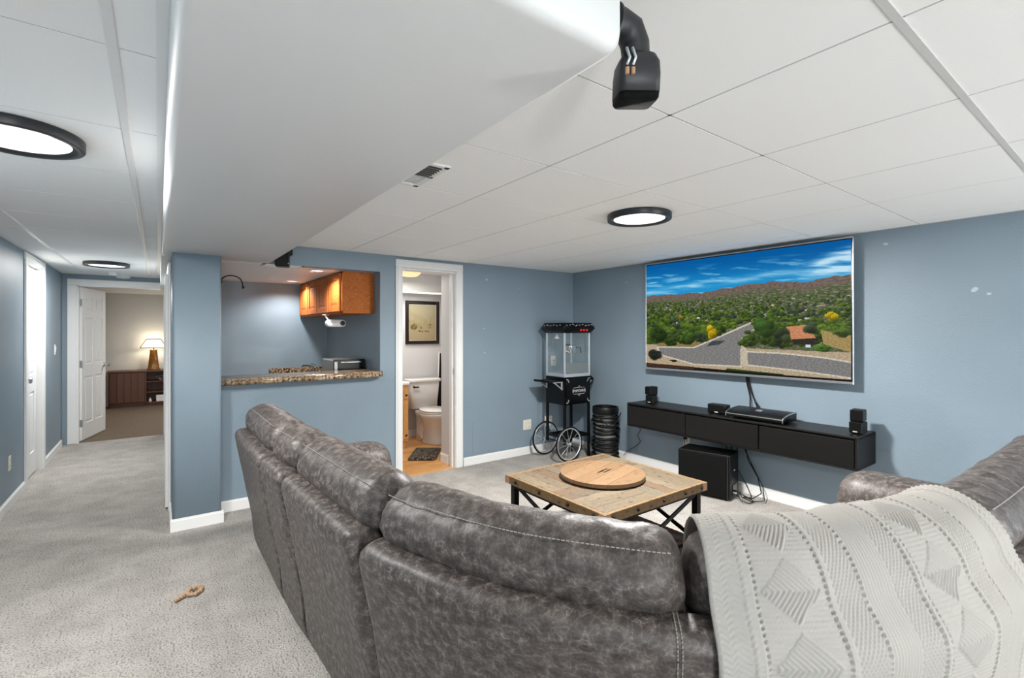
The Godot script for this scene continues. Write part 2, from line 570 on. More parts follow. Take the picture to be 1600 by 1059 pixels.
# ==== the shell ======================================================================================================
func build_shell() -> void:
	var st := S()
	bb(st, LEFT - 0.2, RIGHT + 0.2, -0.12, 0.0, -8.06, FRONT + 0.2)
	struct("floor", st, m.grey_carpet, "light grey looped carpet of the family room and hallway")
	# back wall: pony wall, the piece beside the bathroom door, the header over the bar, the long blue piece
	st = S()
	bb(st, 0.374, 1.656, 0, 0.985, BACK - 0.12, BACK)
	bb(st, 1.656, 1.862, 0, CEIL + 0.1, BACK - 0.12, BACK)
	bb(st, 0.70, 1.656, SOF, CEIL + 0.1, BACK - 0.12, BACK)
	bb(st, 1.862, 2.463, 2.004, CEIL + 0.1, BACK - 0.12, BACK)
	bb(st, 2.463, RIGHT + 0.12, 0, CEIL + 0.1, BACK - 0.12, BACK)
	var wb := struct("wall_back", st, m.blue_paint, "slate blue wall with the bar opening and bathroom doorway")
	st = S()
	bb(st, RIGHT, RIGHT + 0.12, 0, CEIL + 0.1, BACK - 0.12, FRONT + 0.12)
	var wr := struct("wall_right", st, m.blue_paint, "slate blue wall behind the television")
	# spackle marks
	for p in [[2.83, 1.955, 0.022], [2.80, 1.43, 0.010], [2.81, 1.17, 0.012], [3.27, 1.88, 0.010]]:
		st = S()
		var ps := PackedVector2Array()
		for i in 8:
			var a := TAU * i / 8
			var r: float = p[2] * rng.randf_range(0.3, 0.9)
			ps.append(Vector2(cos(a) * r, sin(a) * r))
		prism(st, ps, 0.002, Transform3D(Basis(), Vector3(p[0], p[1], BACK)))
		obj("spackle_patch", st, m.spackle, wb)
	for p in [[-1.16, 2.01, 0.03], [-0.70, 1.66, 0.035], [-0.64, 1.63, 0.02], [-3.47, 1.93, 0.014], [-2.9, 0.60, 0.0]]:
		if p[2] > 0.0:
			st = S()
			var pl := PackedVector2Array()
			for i in 9:
				var a := TAU * i / 9
				var r: float = p[2] * rng.randf_range(0.25, 0.8)
				pl.append(Vector2(cos(a) * r, sin(a) * r * 0.8))
			prism(st, pl, 0.002, Transform3D(Basis(Vector3.UP, PI / 2), Vector3(RIGHT, p[1], p[0])))
			obj("spackle_patch", st, m.spackle, wr)
	# left wall with a door opening between z = -6.72 and -6.02
	st = S()
	bb(st, LEFT - 0.12, LEFT, 0, CEIL + 0.1, -6.0, FRONT + 0.12)
	bb(st, LEFT - 0.12, LEFT, 2.03, CEIL + 0.1, -6.74, -6.0)
	bb(st, LEFT - 0.12, LEFT, 0, CEIL + 0.1, -8.15, -6.74)
	struct("wall_left", st, m.blue_paint, "slate blue hallway wall with the white door")
	st = S()
	bb(st, LEFT - 0.12, RIGHT + 0.12, 0, CEIL + 0.1, FRONT, FRONT + 0.12)
	struct("wall_front", st, m.blue_paint)
	# the pier between hallway and bar, running back along the hallway
	st = S()
	var ring := []
	for y in [0.0, SOF + 0.02]:
		var r := []
		for p in [Vector2(0.08, -8.15), Vector2(0.374, -8.15), Vector2(0.374, -4.122), Vector2(0.370, -4.109), Vector2(0.362, -4.102), Vector2(0.350, -4.10), Vector2(0.104, -4.10), Vector2(0.092, -4.102), Vector2(0.084, -4.109), Vector2(0.08, -4.122)]:
			r.append(Vector3(p.x, y, p.y))
		ring.append(r)
	loft(st, ring)
	struct("wall_pier", st, m.blue_paint, "slate blue wall end between the hallway and the bar")
	# bar niche
	st = S()
	bb(st, 0.374, 1.776, 0, CEIL, -6.17, -6.05)
	struct("wall_bar_back", st, m.blue_paint, "blue wall at the back of the bar niche")
	st = S()
	bb(st, 1.656, 1.776, 0, CEIL, -6.05, BACK - 0.12)
	struct("wall_bar_right", st, m.blue_paint, "blue side wall of the bar niche under the cabinets")
	# far end of the hallway
	st = S()
	bb(st, LEFT, -0.80, 0, CEIL + 0.1, -8.15, -8.03)
	bb(st, -0.80, 0.08, 1.976, CEIL + 0.1, -8.15, -8.03)
	struct("wall_hall_end", st, m.blue_paint, "blue wall round the far hallway doorway")
	# baseboards
	baseboard("baseboard_back", [[0.374, 1.80, BACK, 0], [2.545, RIGHT, BACK, 0]])
	baseboard("baseboard_right", [[BACK, FRONT, RIGHT, 1]])
	baseboard("baseboard_left", [[-5.92, FRONT, LEFT, 2], [-7.94, -6.83, LEFT, 2]])
	baseboard("baseboard_pier", [[0.066, 0.388, -4.10, 0], [-4.31, -4.10, 0.374, 2], [-4.55, -4.10, 0.08, 1]])
	# bathroom doorway: casing, jambs, strike plate
	st = S()
	for x in [[1.803, 1.873], [2.452, 2.535]]:
		bb(st, x[0], x[1], 0, 2.006, BACK, BACK + 0.018, 0.006)
		bb(st, x[0] + 0.016, x[1] - 0.028, 0, 2.036, BACK + 0.016, BACK + 0.024, 0.004)
	bb(st, 1.803, 2.535, 2.006, 2.082, BACK, BACK + 0.018, 0.006)
	bb(st, 1.82, 2.52, 2.035, 2.062, BACK + 0.016, BACK + 0.024, 0.004)
	var tr := struct("trim_1", st, m.trim_white, "white casing round the bathroom doorway")
	st = S()
	bb(st, 1.862, 1.876, 0, 2.004, BACK - 0.125, BACK + 0.004)
	bb(st, 2.449, 2.463, 0, 2.004, BACK - 0.125, BACK + 0.004)
	bb(st, 1.862, 2.463, 1.99, 2.004, BACK - 0.125, BACK + 0.004)
	bb(st, 2.437, 2.45, 0, 1.99, BACK - 0.085, BACK - 0.05)
	obj("jamb", st, m.trim_white, tr)
	st = S()
	bb(st, 2.446, 2.4495, 0.955, 1.015, BACK - 0.048, BACK - 0.022, 0.001)
	obj("strike_plate", st, m.silver, tr)

func baseboard(called: String, runs: Array) -> void:
	var st := S()
	for r in runs:
		var h := 0.088
		for k in 2:
			var d: float = 0.013 if k == 0 else 0.007
			var y0: float = 0.0 if k == 0 else h - 0.014
			var y1: float = h - 0.012 if k == 0 else h
			if r[3] == 0:
				bb(st, r[0], r[1], y0, y1, r[2], r[2] + d, 0.002)
			elif r[3] == 1:
				bb(st, r[2] - d, r[2], y0, y1, r[0], r[1], 0.002)
			else:
				bb(st, r[2], r[2] + d, y0, y1, r[0], r[1], 0.002)
	struct(called, st, m.trim_white)

func build_ceilings() -> void:
	# main room, lay-in tiles in a metal grid
	var st := S()
	bb(st, LEFT - 0.2, RIGHT + 0.2, CEIL + 0.012, CEIL + 0.14, -8.2, FRONT + 0.2)
	var body := struct("ceiling", st, m.ceiling_tile_white, "white suspended ceiling of lay-in tiles")
	var xs := [0.743, 1.357, 1.970, 2.584, 3.197, 3.811, 4.088]
	var zs := []
	for i in range(-2, 6):
		zs.append(-0.967 - 0.6066 * i)
	zs.append(-4.298)
	var meshes := {}
	st = S()
	for i in xs.size() - 1:
		for j in zs.size() - 1:
			tile(meshes, body, xs[i], xs[i + 1], zs[j + 1], zs[j], 0.0035)
	for j in range(0, zs.size()):
		bb(st, 0.74, RIGHT, CEIL + 0.0012, CEIL + 0.0118, zs[j] - 0.012, zs[j] + 0.012)
	for i in range(0, xs.size()):
		bb(st, xs[i] - 0.012, xs[i] + 0.012, CEIL + 0.0012, CEIL + 0.0118, zs[-1], zs[0])
	# wall angle
	bb(st, RIGHT - 0.022, RIGHT, CEIL - 0.001, CEIL + 0.012, BACK, FRONT)
	bb(st, 0.74, RIGHT, CEIL - 0.001, CEIL + 0.012, BACK, BACK + 0.022)
	# behind the lens and hallway
	var hx := [LEFT + 0.012, -0.745, -0.092, 0.018]
	var hz := []
	for i in range(-3, 11):
		hz.append(-1.557 - 0.615 * i)
	hz.append(-8.02)
	for i in 3:
		for j in hz.size() - 1:
			tile(meshes, body, hx[i], hx[i + 1], hz[j + 1], hz[j], 0.003)
	for j in hz.size():
		bb(st, LEFT, 0.02, CEIL + 0.0012, CEIL + 0.0118, hz[j] - 0.012, hz[j] + 0.012)
	obj("ceiling_grid", st, m.grid_white, body)
	for x in [-0.745, -0.092]:
		st = S()
		bb(st, x - 0.013, x + 0.013, CEIL - 0.004, CEIL + 0.012, hz[-1], hz[0], 0.003)
		obj("ceiling_runner", st, m.trim_white, body)
	st = S()
	bb(st, LEFT, LEFT + 0.024, CEIL - 0.002, CEIL + 0.012, hz[-1], hz[0])
	bb(st, -0.004, 0.022, CEIL - 0.002, CEIL + 0.012, hz[-1], -0.64)
	obj("wall_angle", st, m.trim_white, body)
	st = S()
	bb(st, 0.74, RIGHT, CEIL - 0.003, CEIL + 0.01, zs[1] - 0.009, zs[1] + 0.009)
	obj("ceiling_runner", st, m.runner_grey, body)
	st = S()
	bb(st, LEFT, RIGHT, CEIL, CEIL + 0.02, 0.29, FRONT)
	obj("ceiling_rear_panel", st, m.ceiling_tile_white, body)
	# the dropped duct chase with rounded drywall corners
	st = S()
	var ring := []
	var cx := (0.02 + 0.74) / 2
	for s in [[-8.03, 0.0], [-0.665, 0.0], [-0.652, 0.002], [-0.643, 0.008], [-0.637, 0.018], [-0.635, 0.03]]:
		var r := []
		var x0: float = 0.02 + s[1] * 0.1
		var x1: float = 0.74 - s[1] * 0.4
		if s[0] < -4.2:
			x1 = 0.74
		var y0: float = SOF + s[1]
		for a in 7:
			var t := PI / 2 * a / 6
			r.append(Vector3(x0 + 0.028 - 0.028 * cos(t), y0 + 0.028 - 0.028 * sin(t), s[0]))
		for a in 7:
			var t := PI / 2 * a / 6
			r.append(Vector3(x1 - 0.022 + 0.022 * sin(t), y0 + 0.022 - 0.022 * cos(t), s[0]))
		r.append(Vector3(x1, CEIL + 0.02, s[0]))
		r.append(Vector3(x0, CEIL + 0.02, s[0]))
		ring.append(r)
	# only the front length is wide; past the bar opening the chase follows the hallway
	var wide := []
	for i in range(0, ring.size()):
		wide.append(ring[i])
	wide[0] = ring[1].map(func(p): return Vector3(p.x, p.y, BACK))
	loft(st, wide)
	struct("ceiling_soffit", st, m.white_paint, "smooth white dropped soffit with rounded corners above the sofa")
	st = S()
	bb(st, 0.02, 0.08, SOF, CEIL + 0.02, -8.03, BACK)
	struct("ceiling_soffit_hall", st, m.white_paint)
	st = S()
	bb(st, 0.374, 1.656, SOF, SOF + 0.06, -6.05, BACK - 0.12)
	bb(st, 0.374, 0.70, SOF + 0.001, SOF + 0.06, BACK - 0.12, BACK)
	struct("ceiling_bar", st, m.white_paint, "low white ceiling over the bar niche")

func tile(meshes: Dictionary, body: Node3D, x0: float, x1: float, z0: float, z1: float, gap: float) -> void:
	var sx := snappedf(x1 - x0 - 2 * gap, 0.001)
	var sz := snappedf(z1 - z0 - 2 * gap, 0.001)
	if sz < 0.02 or sx < 0.02:
		return
	var key := "%d_%d" % [roundi(sx * 1000), roundi(sz * 1000)]
	if not meshes.has(key):
		var st := S()
		box(st, Vector3(0, 0.007, 0), Vector3(sx, 0.014, sz), 0.0005)
		meshes[key] = done(st)
	obj("ceiling_tile", meshes[key], m.ceiling_tile_white, body, Vector3((x0 + x1) / 2, CEIL, (z0 + z1) / 2))

func disc_light(at: Vector3, label: String, energy: float) -> void:
	var t := thing("ceiling_light", label, "ceiling light", at, 0.0, "round black-rimmed ceiling lights")
	var st := S()
	lathe(st, [Vector2(0, 0), Vector2(0.186, 0), Vector2(0.190, -0.003), Vector2(0.190, -0.033), Vector2(0.187, -0.037), Vector2(0.180, -0.038), Vector2(0.164, -0.036), Vector2(0.152, -0.028), Vector2(0.152, -0.01)], 64)
	obj("rim", st, m.charcoal_ring, t)
	st = S()
	lathe(st, [Vector2(0.153, -0.012), Vector2(0.153, -0.027), Vector2(0.12, -0.030), Vector2(0, -0.032)], 64)
	obj("diffuser", st, m.lamp_white, t)
	area_light("disc_lamp", at + Vector3(0, -0.036, 0), Vector2(0.20, 0.20), energy, Color(1.0, 0.99, 0.975))

func build_ceiling_fittings() -> void:
	disc_light(Vector3(2.36, CEIL, -1.90), "round black-rimmed ceiling light over the coffee table, in front of the television wall", MAIN_LIGHT)
	disc_light(Vector3(-0.41, CEIL, -2.42), "largest round black-rimmed ceiling light, in the hallway beside the soffit", HALL_LIGHT)
	disc_light(Vector3(-0.43, CEIL, -6.53), "round black-rimmed ceiling light at the far end of the hallway near the smoke detectors", HALL_END_LIGHT)
	# unseen lamps behind the lens, placed to light the ceiling and sofa back
	disc_light(Vector3(2.36, CEIL, 1.6), "unseen round black-rimmed ceiling light behind the sofa", UNSEEN_REAR_LIGHT)
	disc_light(Vector3(-0.41, CEIL, 1.6), "unseen round black-rimmed ceiling light at the near end of the hallway", UNSEEN_REAR_LIGHT)
	for p in [[Vector3(-0.60, 0, 2.4), "unseen low white globe lamp by the hallway wall, placed to light the ceiling"], [Vector3(3.2, 0, 2.2), "unseen low white globe lamp behind the sofa, placed to light the ceiling"]]:
		var t := thing("unseen_floor_lamp", p[1], "floor lamp", p[0], 0.0, "unseen globe floor lamps")
		var st := S()
		lathe(st, [Vector2(0, 0), Vector2(0.14, 0), Vector2(0.14, 0.02), Vector2(0.02, 0.035), Vector2(0, 0.035)], 32)
		obj("base", st, m.black_metal, t)
		st = S()
		cyl(st, Vector3(0, 0.03, 0), Vector3(0, 0.80, 0), 0.012)
		obj("pole", st, m.black_metal, t)
		st = S()
		var pr := []
		for i in 17:
			var a := -PI / 2 + PI * i / 16
			pr.append(Vector2(maxf(0.0, cos(a) * 0.16), 0.95 + sin(a) * 0.16))
		lathe(st, pr, 32)
		obj("globe_bulb", st, m.lamp_white, t)
		omni("unseen_globe_lamp", p[0] + Vector3(0, 0.95, 0), 0.14, UNSEEN_GLOBE_LIGHT, Color(1.0, 0.99, 0.975))  # out of view, throws light up onto the ceiling from behind the lens
	# supply register in the tile beside the soffit
	var v := thing("ceiling_vent", "white ceiling register with a half open grille beside the soffit", "vent", Vector3(0.905, CEIL, -1.995))
	var st2 := S()
	for x in [-0.105, 0.085]:
		bb(st2, x, x + 0.03, -0.008, 0.004, -0.17, 0.17, 0.003)
	for z in [-0.17, -0.012, 0.142]:
		bb(st2, -0.105, 0.115, -0.008, 0.004, z, z + 0.026, 0.003)
	obj("frame", st2, m.white_paint, v)
	st2 = S()
	bb(st2, -0.08, 0.09, -0.001, 0.003, -0.01, 0.15)
	obj("duct_opening", st2, m.dark_grey_plastic, v)
	for i in 6:
		st2 = S()
		var z := -0.135 + i * 0.024
		box(st2, Vector3(0.005, -0.003, z), Vector3(0.165, 0.002, 0.022), 0.0, Basis(Vector3.RIGHT, 0.35))
		obj("louver", st2, m.white_paint, v)
	for i in 6:
		st2 = S()
		box(st2, Vector3(0.005, -0.004, 0.012 + i * 0.024), Vector3(0.165, 0.002, 0.02), 0.0, Basis(Vector3.RIGHT, 1.3))
		obj("louver", st2, m.brushed_steel, v)
	# slot register in the bar ceiling just inside the opening
	v = thing("ceiling_vent", "long white slot register in the bar ceiling under the small black speaker", "vent", Vector3(0.84, SOF, -4.40))
	st2 = S()
	for z in [-0.065, 0.045]:
		bb(st2, -0.155, 0.155, -0.008, 0.003, z, z + 0.02, 0.002)
	for x in [-0.155, 0.135]:
		bb(st2, x, x + 0.02, -0.008, 0.003, -0.065, 0.065, 0.002)
	obj("frame", st2, m.white_paint, v)
	for i in 2:
		st2 = S()
		bb(st2, -0.137, 0.137, -0.006, 0.002, -0.02 + i * 0.03, -0.008 + i * 0.03, 0.001)
		obj("louver", st2, m.white_paint, v)
	st2 = S()
	bb(st2, -0.137, 0.137, -0.0015, 0.002, -0.045, 0.045)
	obj("duct_opening", st2, m.dark_grey_plastic, v)
	# bar downlights
	for p in [[1.164, -4.573, "round recessed downlight in the bar ceiling nearer the opening, beside the cabinets"], [1.185, -5.682, "round recessed downlight in the bar ceiling nearer the back wall"]]:
		var at := Vector3(p[0], SOF, p[1])
		v = thing("recessed_downlight", p[2], "downlight", at, 0.0, "bar downlights")
		st2 = S()
		lathe(st2, [Vector2(0.048, 0.0), Vector2(0.075, 0.0), Vector2(0.078, -0.003), Vector2(0.075, -0.006), Vector2(0.050, -0.004)], 32)
		obj("trim_ring", st2, m.white_paint, v)
		st2 = S()
		lathe(st2, [Vector2(0.052, 0.0), Vector2(0.052, -0.002), Vector2(0, -0.003)], 32)
		obj("lens", st2, m.down_white, v)
		spot("downlight_lamp", at + Vector3(0, -0.01, 0), 0.04, 0.6, Color(1.0, 0.99, 0.98), 78.0)
	# smoke detectors at the end of the hallway
	for p in [[Vector3(-0.44, CEIL, -7.60), "small white smoke detector on the hallway ceiling just past the far round light"], [Vector3(-0.36, CEIL, -7.92), "wider white smoke detector on the hallway ceiling above the far doorway"]]:
		v = thing("smoke_detector", p[1], "smoke detector", p[0], 0.0, "hallway smoke detectors")
		st2 = S()
		var r: float = 0.05 if p[0].z > -7.7 else 0.075
		lathe(st2, [Vector2(0, 0), Vector2(r, 0), Vector2(r, -0.016), Vector2(r * 0.86, -0.03), Vector2(r * 0.4, -0.034), Vector2(0, -0.034)], 28)
		obj("cover", st2, m.white_plastic, v)
		st2 = S()
		lathe(st2, [Vector2(0, -0.033), Vector2(0.012, -0.034), Vector2(0.010, -0.038), Vector2(0, -0.039)], 16)
		obj("button", st2, m.ivory_plastic, v)


# ==== the sectional ==================================================================================================
# The sofa follows one line in plan: the outer top edge of its back. s runs along it, n points in towards the seats.
var track := PackedVector2Array()
var track_len := PackedFloat32Array()
var crinkle := FastNoiseLite.new()

func make_track() -> void:
	var p := [Vector2(0.376, -3.6), Vector2(0.378, -3.44), Vector2(0.384, -2.6), Vector2(0.407, -2.18), Vector2(0.449, -1.40), Vector2(0.509, -1.127), Vector2(0.593, -0.903), Vector2(0.70, -0.726), Vector2(0.849, -0.542), Vector2(1.05, -0.385), Vector2(1.34, -0.262), Vector2(1.68, -0.20), Vector2(2.1, -0.175), Vector2(2.7, -0.165), Vector2(3.3, -0.16), Vector2(3.5, -0.16)]
	var acc := 0.0
	for i in range(1, p.size() - 2):
		for k in 40:
			var t := k / 40.0
			var q: Vector2 = p[i].cubic_interpolate(p[i + 1], p[i - 1], p[i + 2], t)
			if track.size():
				acc += q.distance_to(track[-1])
			track.append(q)
			track_len.append(acc)

func along(s: float) -> Array:
	var i := clampi(track_len.bsearch(s), 1, track.size() - 2)
	var f := (s - track_len[i - 1]) / (track_len[i] - track_len[i - 1])
	var a := track[maxi(i - 6, 0)]
	var b := track[mini(i + 5, track.size() - 1)]
	return [track[i - 1].lerp(track[i], f), (b - a).normalized()]

func on_sofa(s: float, n: float, y: float) -> Vector3:
	var q := along(s)
	var t: Vector2 = q[1]
	var p: Vector2 = q[0] + Vector2(-t.y, t.x) * -n
	return Vector3(p.x, y, p.y)

func s_at_z(z: float) -> float:
	for i in track.size():
		if track[i].y >= z:
			return track_len[i]
	return 0.0

func s_at_x(x: float) -> float:
	for i in track.size():
		if track[i].x >= x and track[i].y > -1.3:
			return track_len[i]
	return 0.0

func smooth_ring(p: Array, per := 3) -> Array:
	var out := []
	var n := p.size()
	for i in n:
		for k in per:
			out.append(p[i].cubic_interpolate(p[(i + 1) % n], p[(i + n - 1) % n], p[(i + 2) % n], float(k) / per))
	return out

# a padded body along the track: profile points are (n, y); ends are rounded over by `ends` and drawn in by `draw`
func padded(prof: Array, s0: float, s1: float, ends: float, draw: float, steps: int, wob: float) -> SurfaceTool:
	var st := S()
	var rings := []
	var c := Vector2()
	for p in prof:
		c += p
	c /= prof.size()
	var stations := []
	for t in [0.0, 0.10, 0.25, 0.45, 0.7]:
		stations.append(s0 + ends * t)
	for i in steps + 1:
		stations.append(lerpf(s0 + ends, s1 - ends, float(i) / steps))
	for t in [0.7, 0.45, 0.25, 0.10, 0.0]:
		stations.append(s1 - ends * t)
	for s in stations:
		var d := minf(s - s0, s1 - s) / ends
		var q := 0.0 if d >= 1.0 else 1.0 - sqrt(maxf(0.0, 1.0 - (1.0 - d) * (1.0 - d)))
		var ring := []
		for p in prof:
			var v: Vector2 = p - c
			v = v - v.normalized() * minf(draw * q, v.length() * 0.7)
			var w := on_sofa(s, c.x + v.x, c.y + v.y)
			var k := crinkle.get_noise_3dv(w * 7.0) * wob
			if d < 3.0:
				k += crinkle.get_noise_3dv(Vector3(w.x * 9.0, w.y * 55.0, w.z * 9.0)) * wob * 0.8 * (1.0 - d / 3.0)
			var dir := on_sofa(s, c.x + v.x + v.normalized().x * 0.01, c.y + v.y + v.normalized().y * 0.01) - w
			ring.append(w + dir.normalized() * k)
		rings.append(ring)
	loft(st, rings)
	return st

func stitches(s0: float, s1: float, n: float, y: float, out_n: float, out_y: float) -> SurfaceTool:
	var st := S()
	var s := s0
	while s < s1:
		var a := on_sofa(s, n - out_n, y + out_y)
		var b := on_sofa(s + 0.008, n - out_n, y + out_y)
		tube(st, [a, b], 0.0015, 5)
		s += 0.0115
	return st

func build_sofa() -> void:
	make_track()
	crinkle.noise_type = FastNoiseLite.TYPE_SIMPLEX
	crinkle.frequency = 1.0
	crinkle.seed = 5
	var t := thing("sectional_sofa", "curved grey distressed leather sectional sofa with padded headrests and pale stitching", "sofa")
	var back := smooth_ring([Vector2(0.125, 0.05), Vector2(0.095, 0.24), Vector2(0.06, 0.42), Vector2(0.028, 0.60), Vector2(0.003, 0.735), Vector2(0.0, 0.768), Vector2(0.008, 0.789), Vector2(0.026, 0.800), Vector2(0.055, 0.803), Vector2(0.088, 0.798), Vector2(0.13, 0.74), Vector2(0.18, 0.5), Vector2(0.22, 0.25), Vector2(0.24, 0.05)], 3)
	var head := smooth_ring([Vector2(0.10, 0.762), Vector2(0.070, 0.792), Vector2(0.052, 0.830), Vector2(0.054, 0.870), Vector2(0.068, 0.902), Vector2(0.090, 0.923), Vector2(0.118, 0.940), Vector2(0.15, 0.950), Vector2(0.185, 0.947), Vector2(0.22, 0.931), Vector2(0.25, 0.90), Vector2(0.272, 0.85), Vector2(0.285, 0.78), Vector2(0.29, 0.70), Vector2(0.29, 0.58), Vector2(0.28, 0.47), Vector2(0.22, 0.45), Vector2(0.15, 0.60)], 3)
	var seat := smooth_ring([Vector2(0.30, 0.30), Vector2(0.29, 0.40), Vector2(0.31, 0.455), Vector2(0.40, 0.475), Vector2(0.60, 0.485), Vector2(0.80, 0.478), Vector2(0.90, 0.455), Vector2(0.935, 0.41), Vector2(0.94, 0.35), Vector2(0.91, 0.30), Vector2(0.6, 0.28)], 3)
	var base := smooth_ring([Vector2(0.15, 0.035), Vector2(0.15, 0.27), Vector2(0.5, 0.28), Vector2(0.89, 0.28), Vector2(0.915, 0.25), Vector2(0.915, 0.07), Vector2(0.89, 0.035), Vector2(0.5, 0.03)], 2)
	var w0 := s_at_z(-1.375)
	var w1 := s_at_x(0.849)
	var p1 := s_at_x(1.72)
	var e1 := s_at_x(3.26)
	# [from, to, inner seat from, seat to, kind]
	var units := [[s_at_z(-3.44), s_at_z(-2.60), s_at_z(-3.10), s_at_z(-2.62)], [s_at_z(-2.575), s_at_z(-2.225), 0, 0], [s_at_z(-2.20), w0 - 0.035, s_at_z(-2.2), w0 - 0.02], [w0 + 0.002, w1 - 0.003, w0 + 0.01, w1 - 0.01], [w1 + 0.003, p1 - 0.004, w1 + 0.01, p1 - 0.01], [p1 + 0.004, e1, p1 + 0.01, s_at_x(2.94)]]
	for u in units:
		var steps := maxi(10, int((u[1] - u[0]) / 0.025))
		if u != units[4]:                                # the two curved pieces share one outer panel, sewn in the middle
			var b1: float = units[4][1] if u == units[3] else u[1]
			obj("back_panel", padded(back, u[0] + 0.006, b1 - 0.006, 0.045, 0.042, steps * (2 if u == units[3] else 1), 0.004), m.grey_leather, t)
		var h := obj("headrest", padded(head, u[0] + 0.002, u[1] - 0.002, 0.085, 0.075, steps * 2, 0.008), m.grey_leather, t)
		if u == units[4]:
			continue
		var sm := stitches(u[0] + 0.05, u[1] - 0.05, 0.086, 0.921, 0.004, 0.004)
		var so := obj("seam_stitching", sm, m.stitch_thread, h)
		so.set_meta("kind", "stuff")
	for u in units:
		if u[3] > 0.0:
			obj("seat_cushion", padded(seat, u[2], u[3], 0.05, 0.03, 16, 0.004), m.grey_leather, t)
	obj("plinth", padded(base, s_at_z(-3.36), e1 - 0.05, 0.03, 0.01, 120, 0.0), m.black_fabric, t)
	var web := smooth_ring([Vector2(0.16, 0.05), Vector2(0.13, 0.30), Vector2(0.09, 0.55), Vector2(0.06, 0.72), Vector2(0.10, 0.76), Vector2(0.17, 0.78), Vector2(0.21, 0.70), Vector2(0.22, 0.30), Vector2(0.22, 0.05)], 2)
	obj("dark_gap_core", padded(web, s_at_z(-3.40), e1 - 0.04, 0.03, 0.01, 130, 0.0), m.black_fabric, t)  # black inner body put in so the gaps between panels read as shade
	# console between the two recliners: box with a padded lid and two cup holders
	var c0: float = units[1][0]
	var c1: float = units[1][1]
	var con := smooth_ring([Vector2(0.30, 0.28), Vector2(0.30, 0.45), Vector2(0.33, 0.495), Vector2(0.50, 0.502), Vector2(0.70, 0.502), Vector2(0.885, 0.49), Vector2(0.92, 0.45), Vector2(0.92, 0.28)], 3)
	var cb := obj("console", padded(con, c0, c1, 0.03, 0.02, 10, 0.002), m.grey_leather, t)
	var mid := (c0 + c1) / 2
	for q in [-0.075, 0.075]:
		var st := S()
		lathe(st, [Vector2(0, 0.005), Vector2(0.036, 0.005), Vector2(0.038, 0.012), Vector2(0.046, 0.012), Vector2(0.047, 0.008), Vector2(0.046, 0.0)], 24, Transform3D(Basis(), on_sofa(mid + q, 0.52, 0.50)))
		obj("cup_holder", st, m.brushed_steel, cb)
	# double row of stitching down the joint of the two curved pieces
	var st := S()
	for k in 2:
		var path := []
		for i in range(0, 27):
			if i < back.size():
				path.append(back[i])
		for i in path.size() - 1:
			var a: Vector2 = path[i]
			var b: Vector2 = path[i + 1]
			var l := a.distance_to(b)
			var n := maxi(1, int(l / 0.011))
			for j in n:
				var e := (b - a).normalized()
				var o := Vector2(-e.y, e.x) * 0.003
				var p := a.lerp(b, float(j) / n) + o
				var q := a.lerp(b, (j + 0.7) / n) + o
				var s := w1 - 0.034 - k * 0.009
				tube(st, [on_sofa(s, p.x, p.y), on_sofa(s, q.x, q.y)], 0.0013, 5)
	var js := obj("joint_stitching", st, m.stitch_thread, t)
	js.set_meta("kind", "stuff")
	# arms
	sofa_arm(t, Vector3(0.60, 0, -3.29), Vector3(1.30, 0, -3.29), 0.155)
	sofa_arm(t, Vector3(3.14, 0, -0.42), Vector3(3.14, 0, -1.07), 0.165)

func sofa_arm(t: Node3D, a: Vector3, b: Vector3, hw: float) -> void:
	var d := (b - a).normalized()
	var side := d.cross(Vector3.UP)
	var prof := smooth_ring([Vector2(-hw * 0.82, 0.04), Vector2(-hw * 0.86, 0.30), Vector2(-hw * 0.98, 0.44), Vector2(-hw, 0.52), Vector2(-hw * 0.8, 0.59), Vector2(-hw * 0.35, 0.625), Vector2(hw * 0.35, 0.625), Vector2(hw * 0.8, 0.59), Vector2(hw, 0.52), Vector2(hw * 0.98, 0.44), Vector2(hw * 0.86, 0.30), Vector2(hw * 0.82, 0.04)], 3)
	var st := S()
	var rings := []
	var L := a.distance_to(b)
	var c := Vector2(0, 0.34)
	for s in [0.0, 0.1, 0.2, 0.35, 0.5, L - 0.12, L - 0.09, L - 0.06, L - 0.035, L - 0.018, L - 0.006, L]:
		var dd: float = (L - s) / 0.12
		var q := 0.0 if dd >= 1.0 else 1.0 - sqrt(maxf(0.0, 1.0 - (1.0 - dd) * (1.0 - dd)))
		var ring := []
		for p in prof:
			var v: Vector2 = p - c
			v.y -= signf(v.y) * minf(absf(v.y), 0.07 * q) if v.y > 0 else 0.0
			v.x *= 1.0 - 0.14 * q
			var w: Vector3 = a + d * s + side * v.x + Vector3.UP * (c.y + v.y)
			ring.append(w + side * signf(v.x) * crinkle.get_noise_3dv(w * 6.0) * 0.005)
		rings.append(ring)
	loft(st, rings)
	obj("armrest", st, m.grey_leather, t)

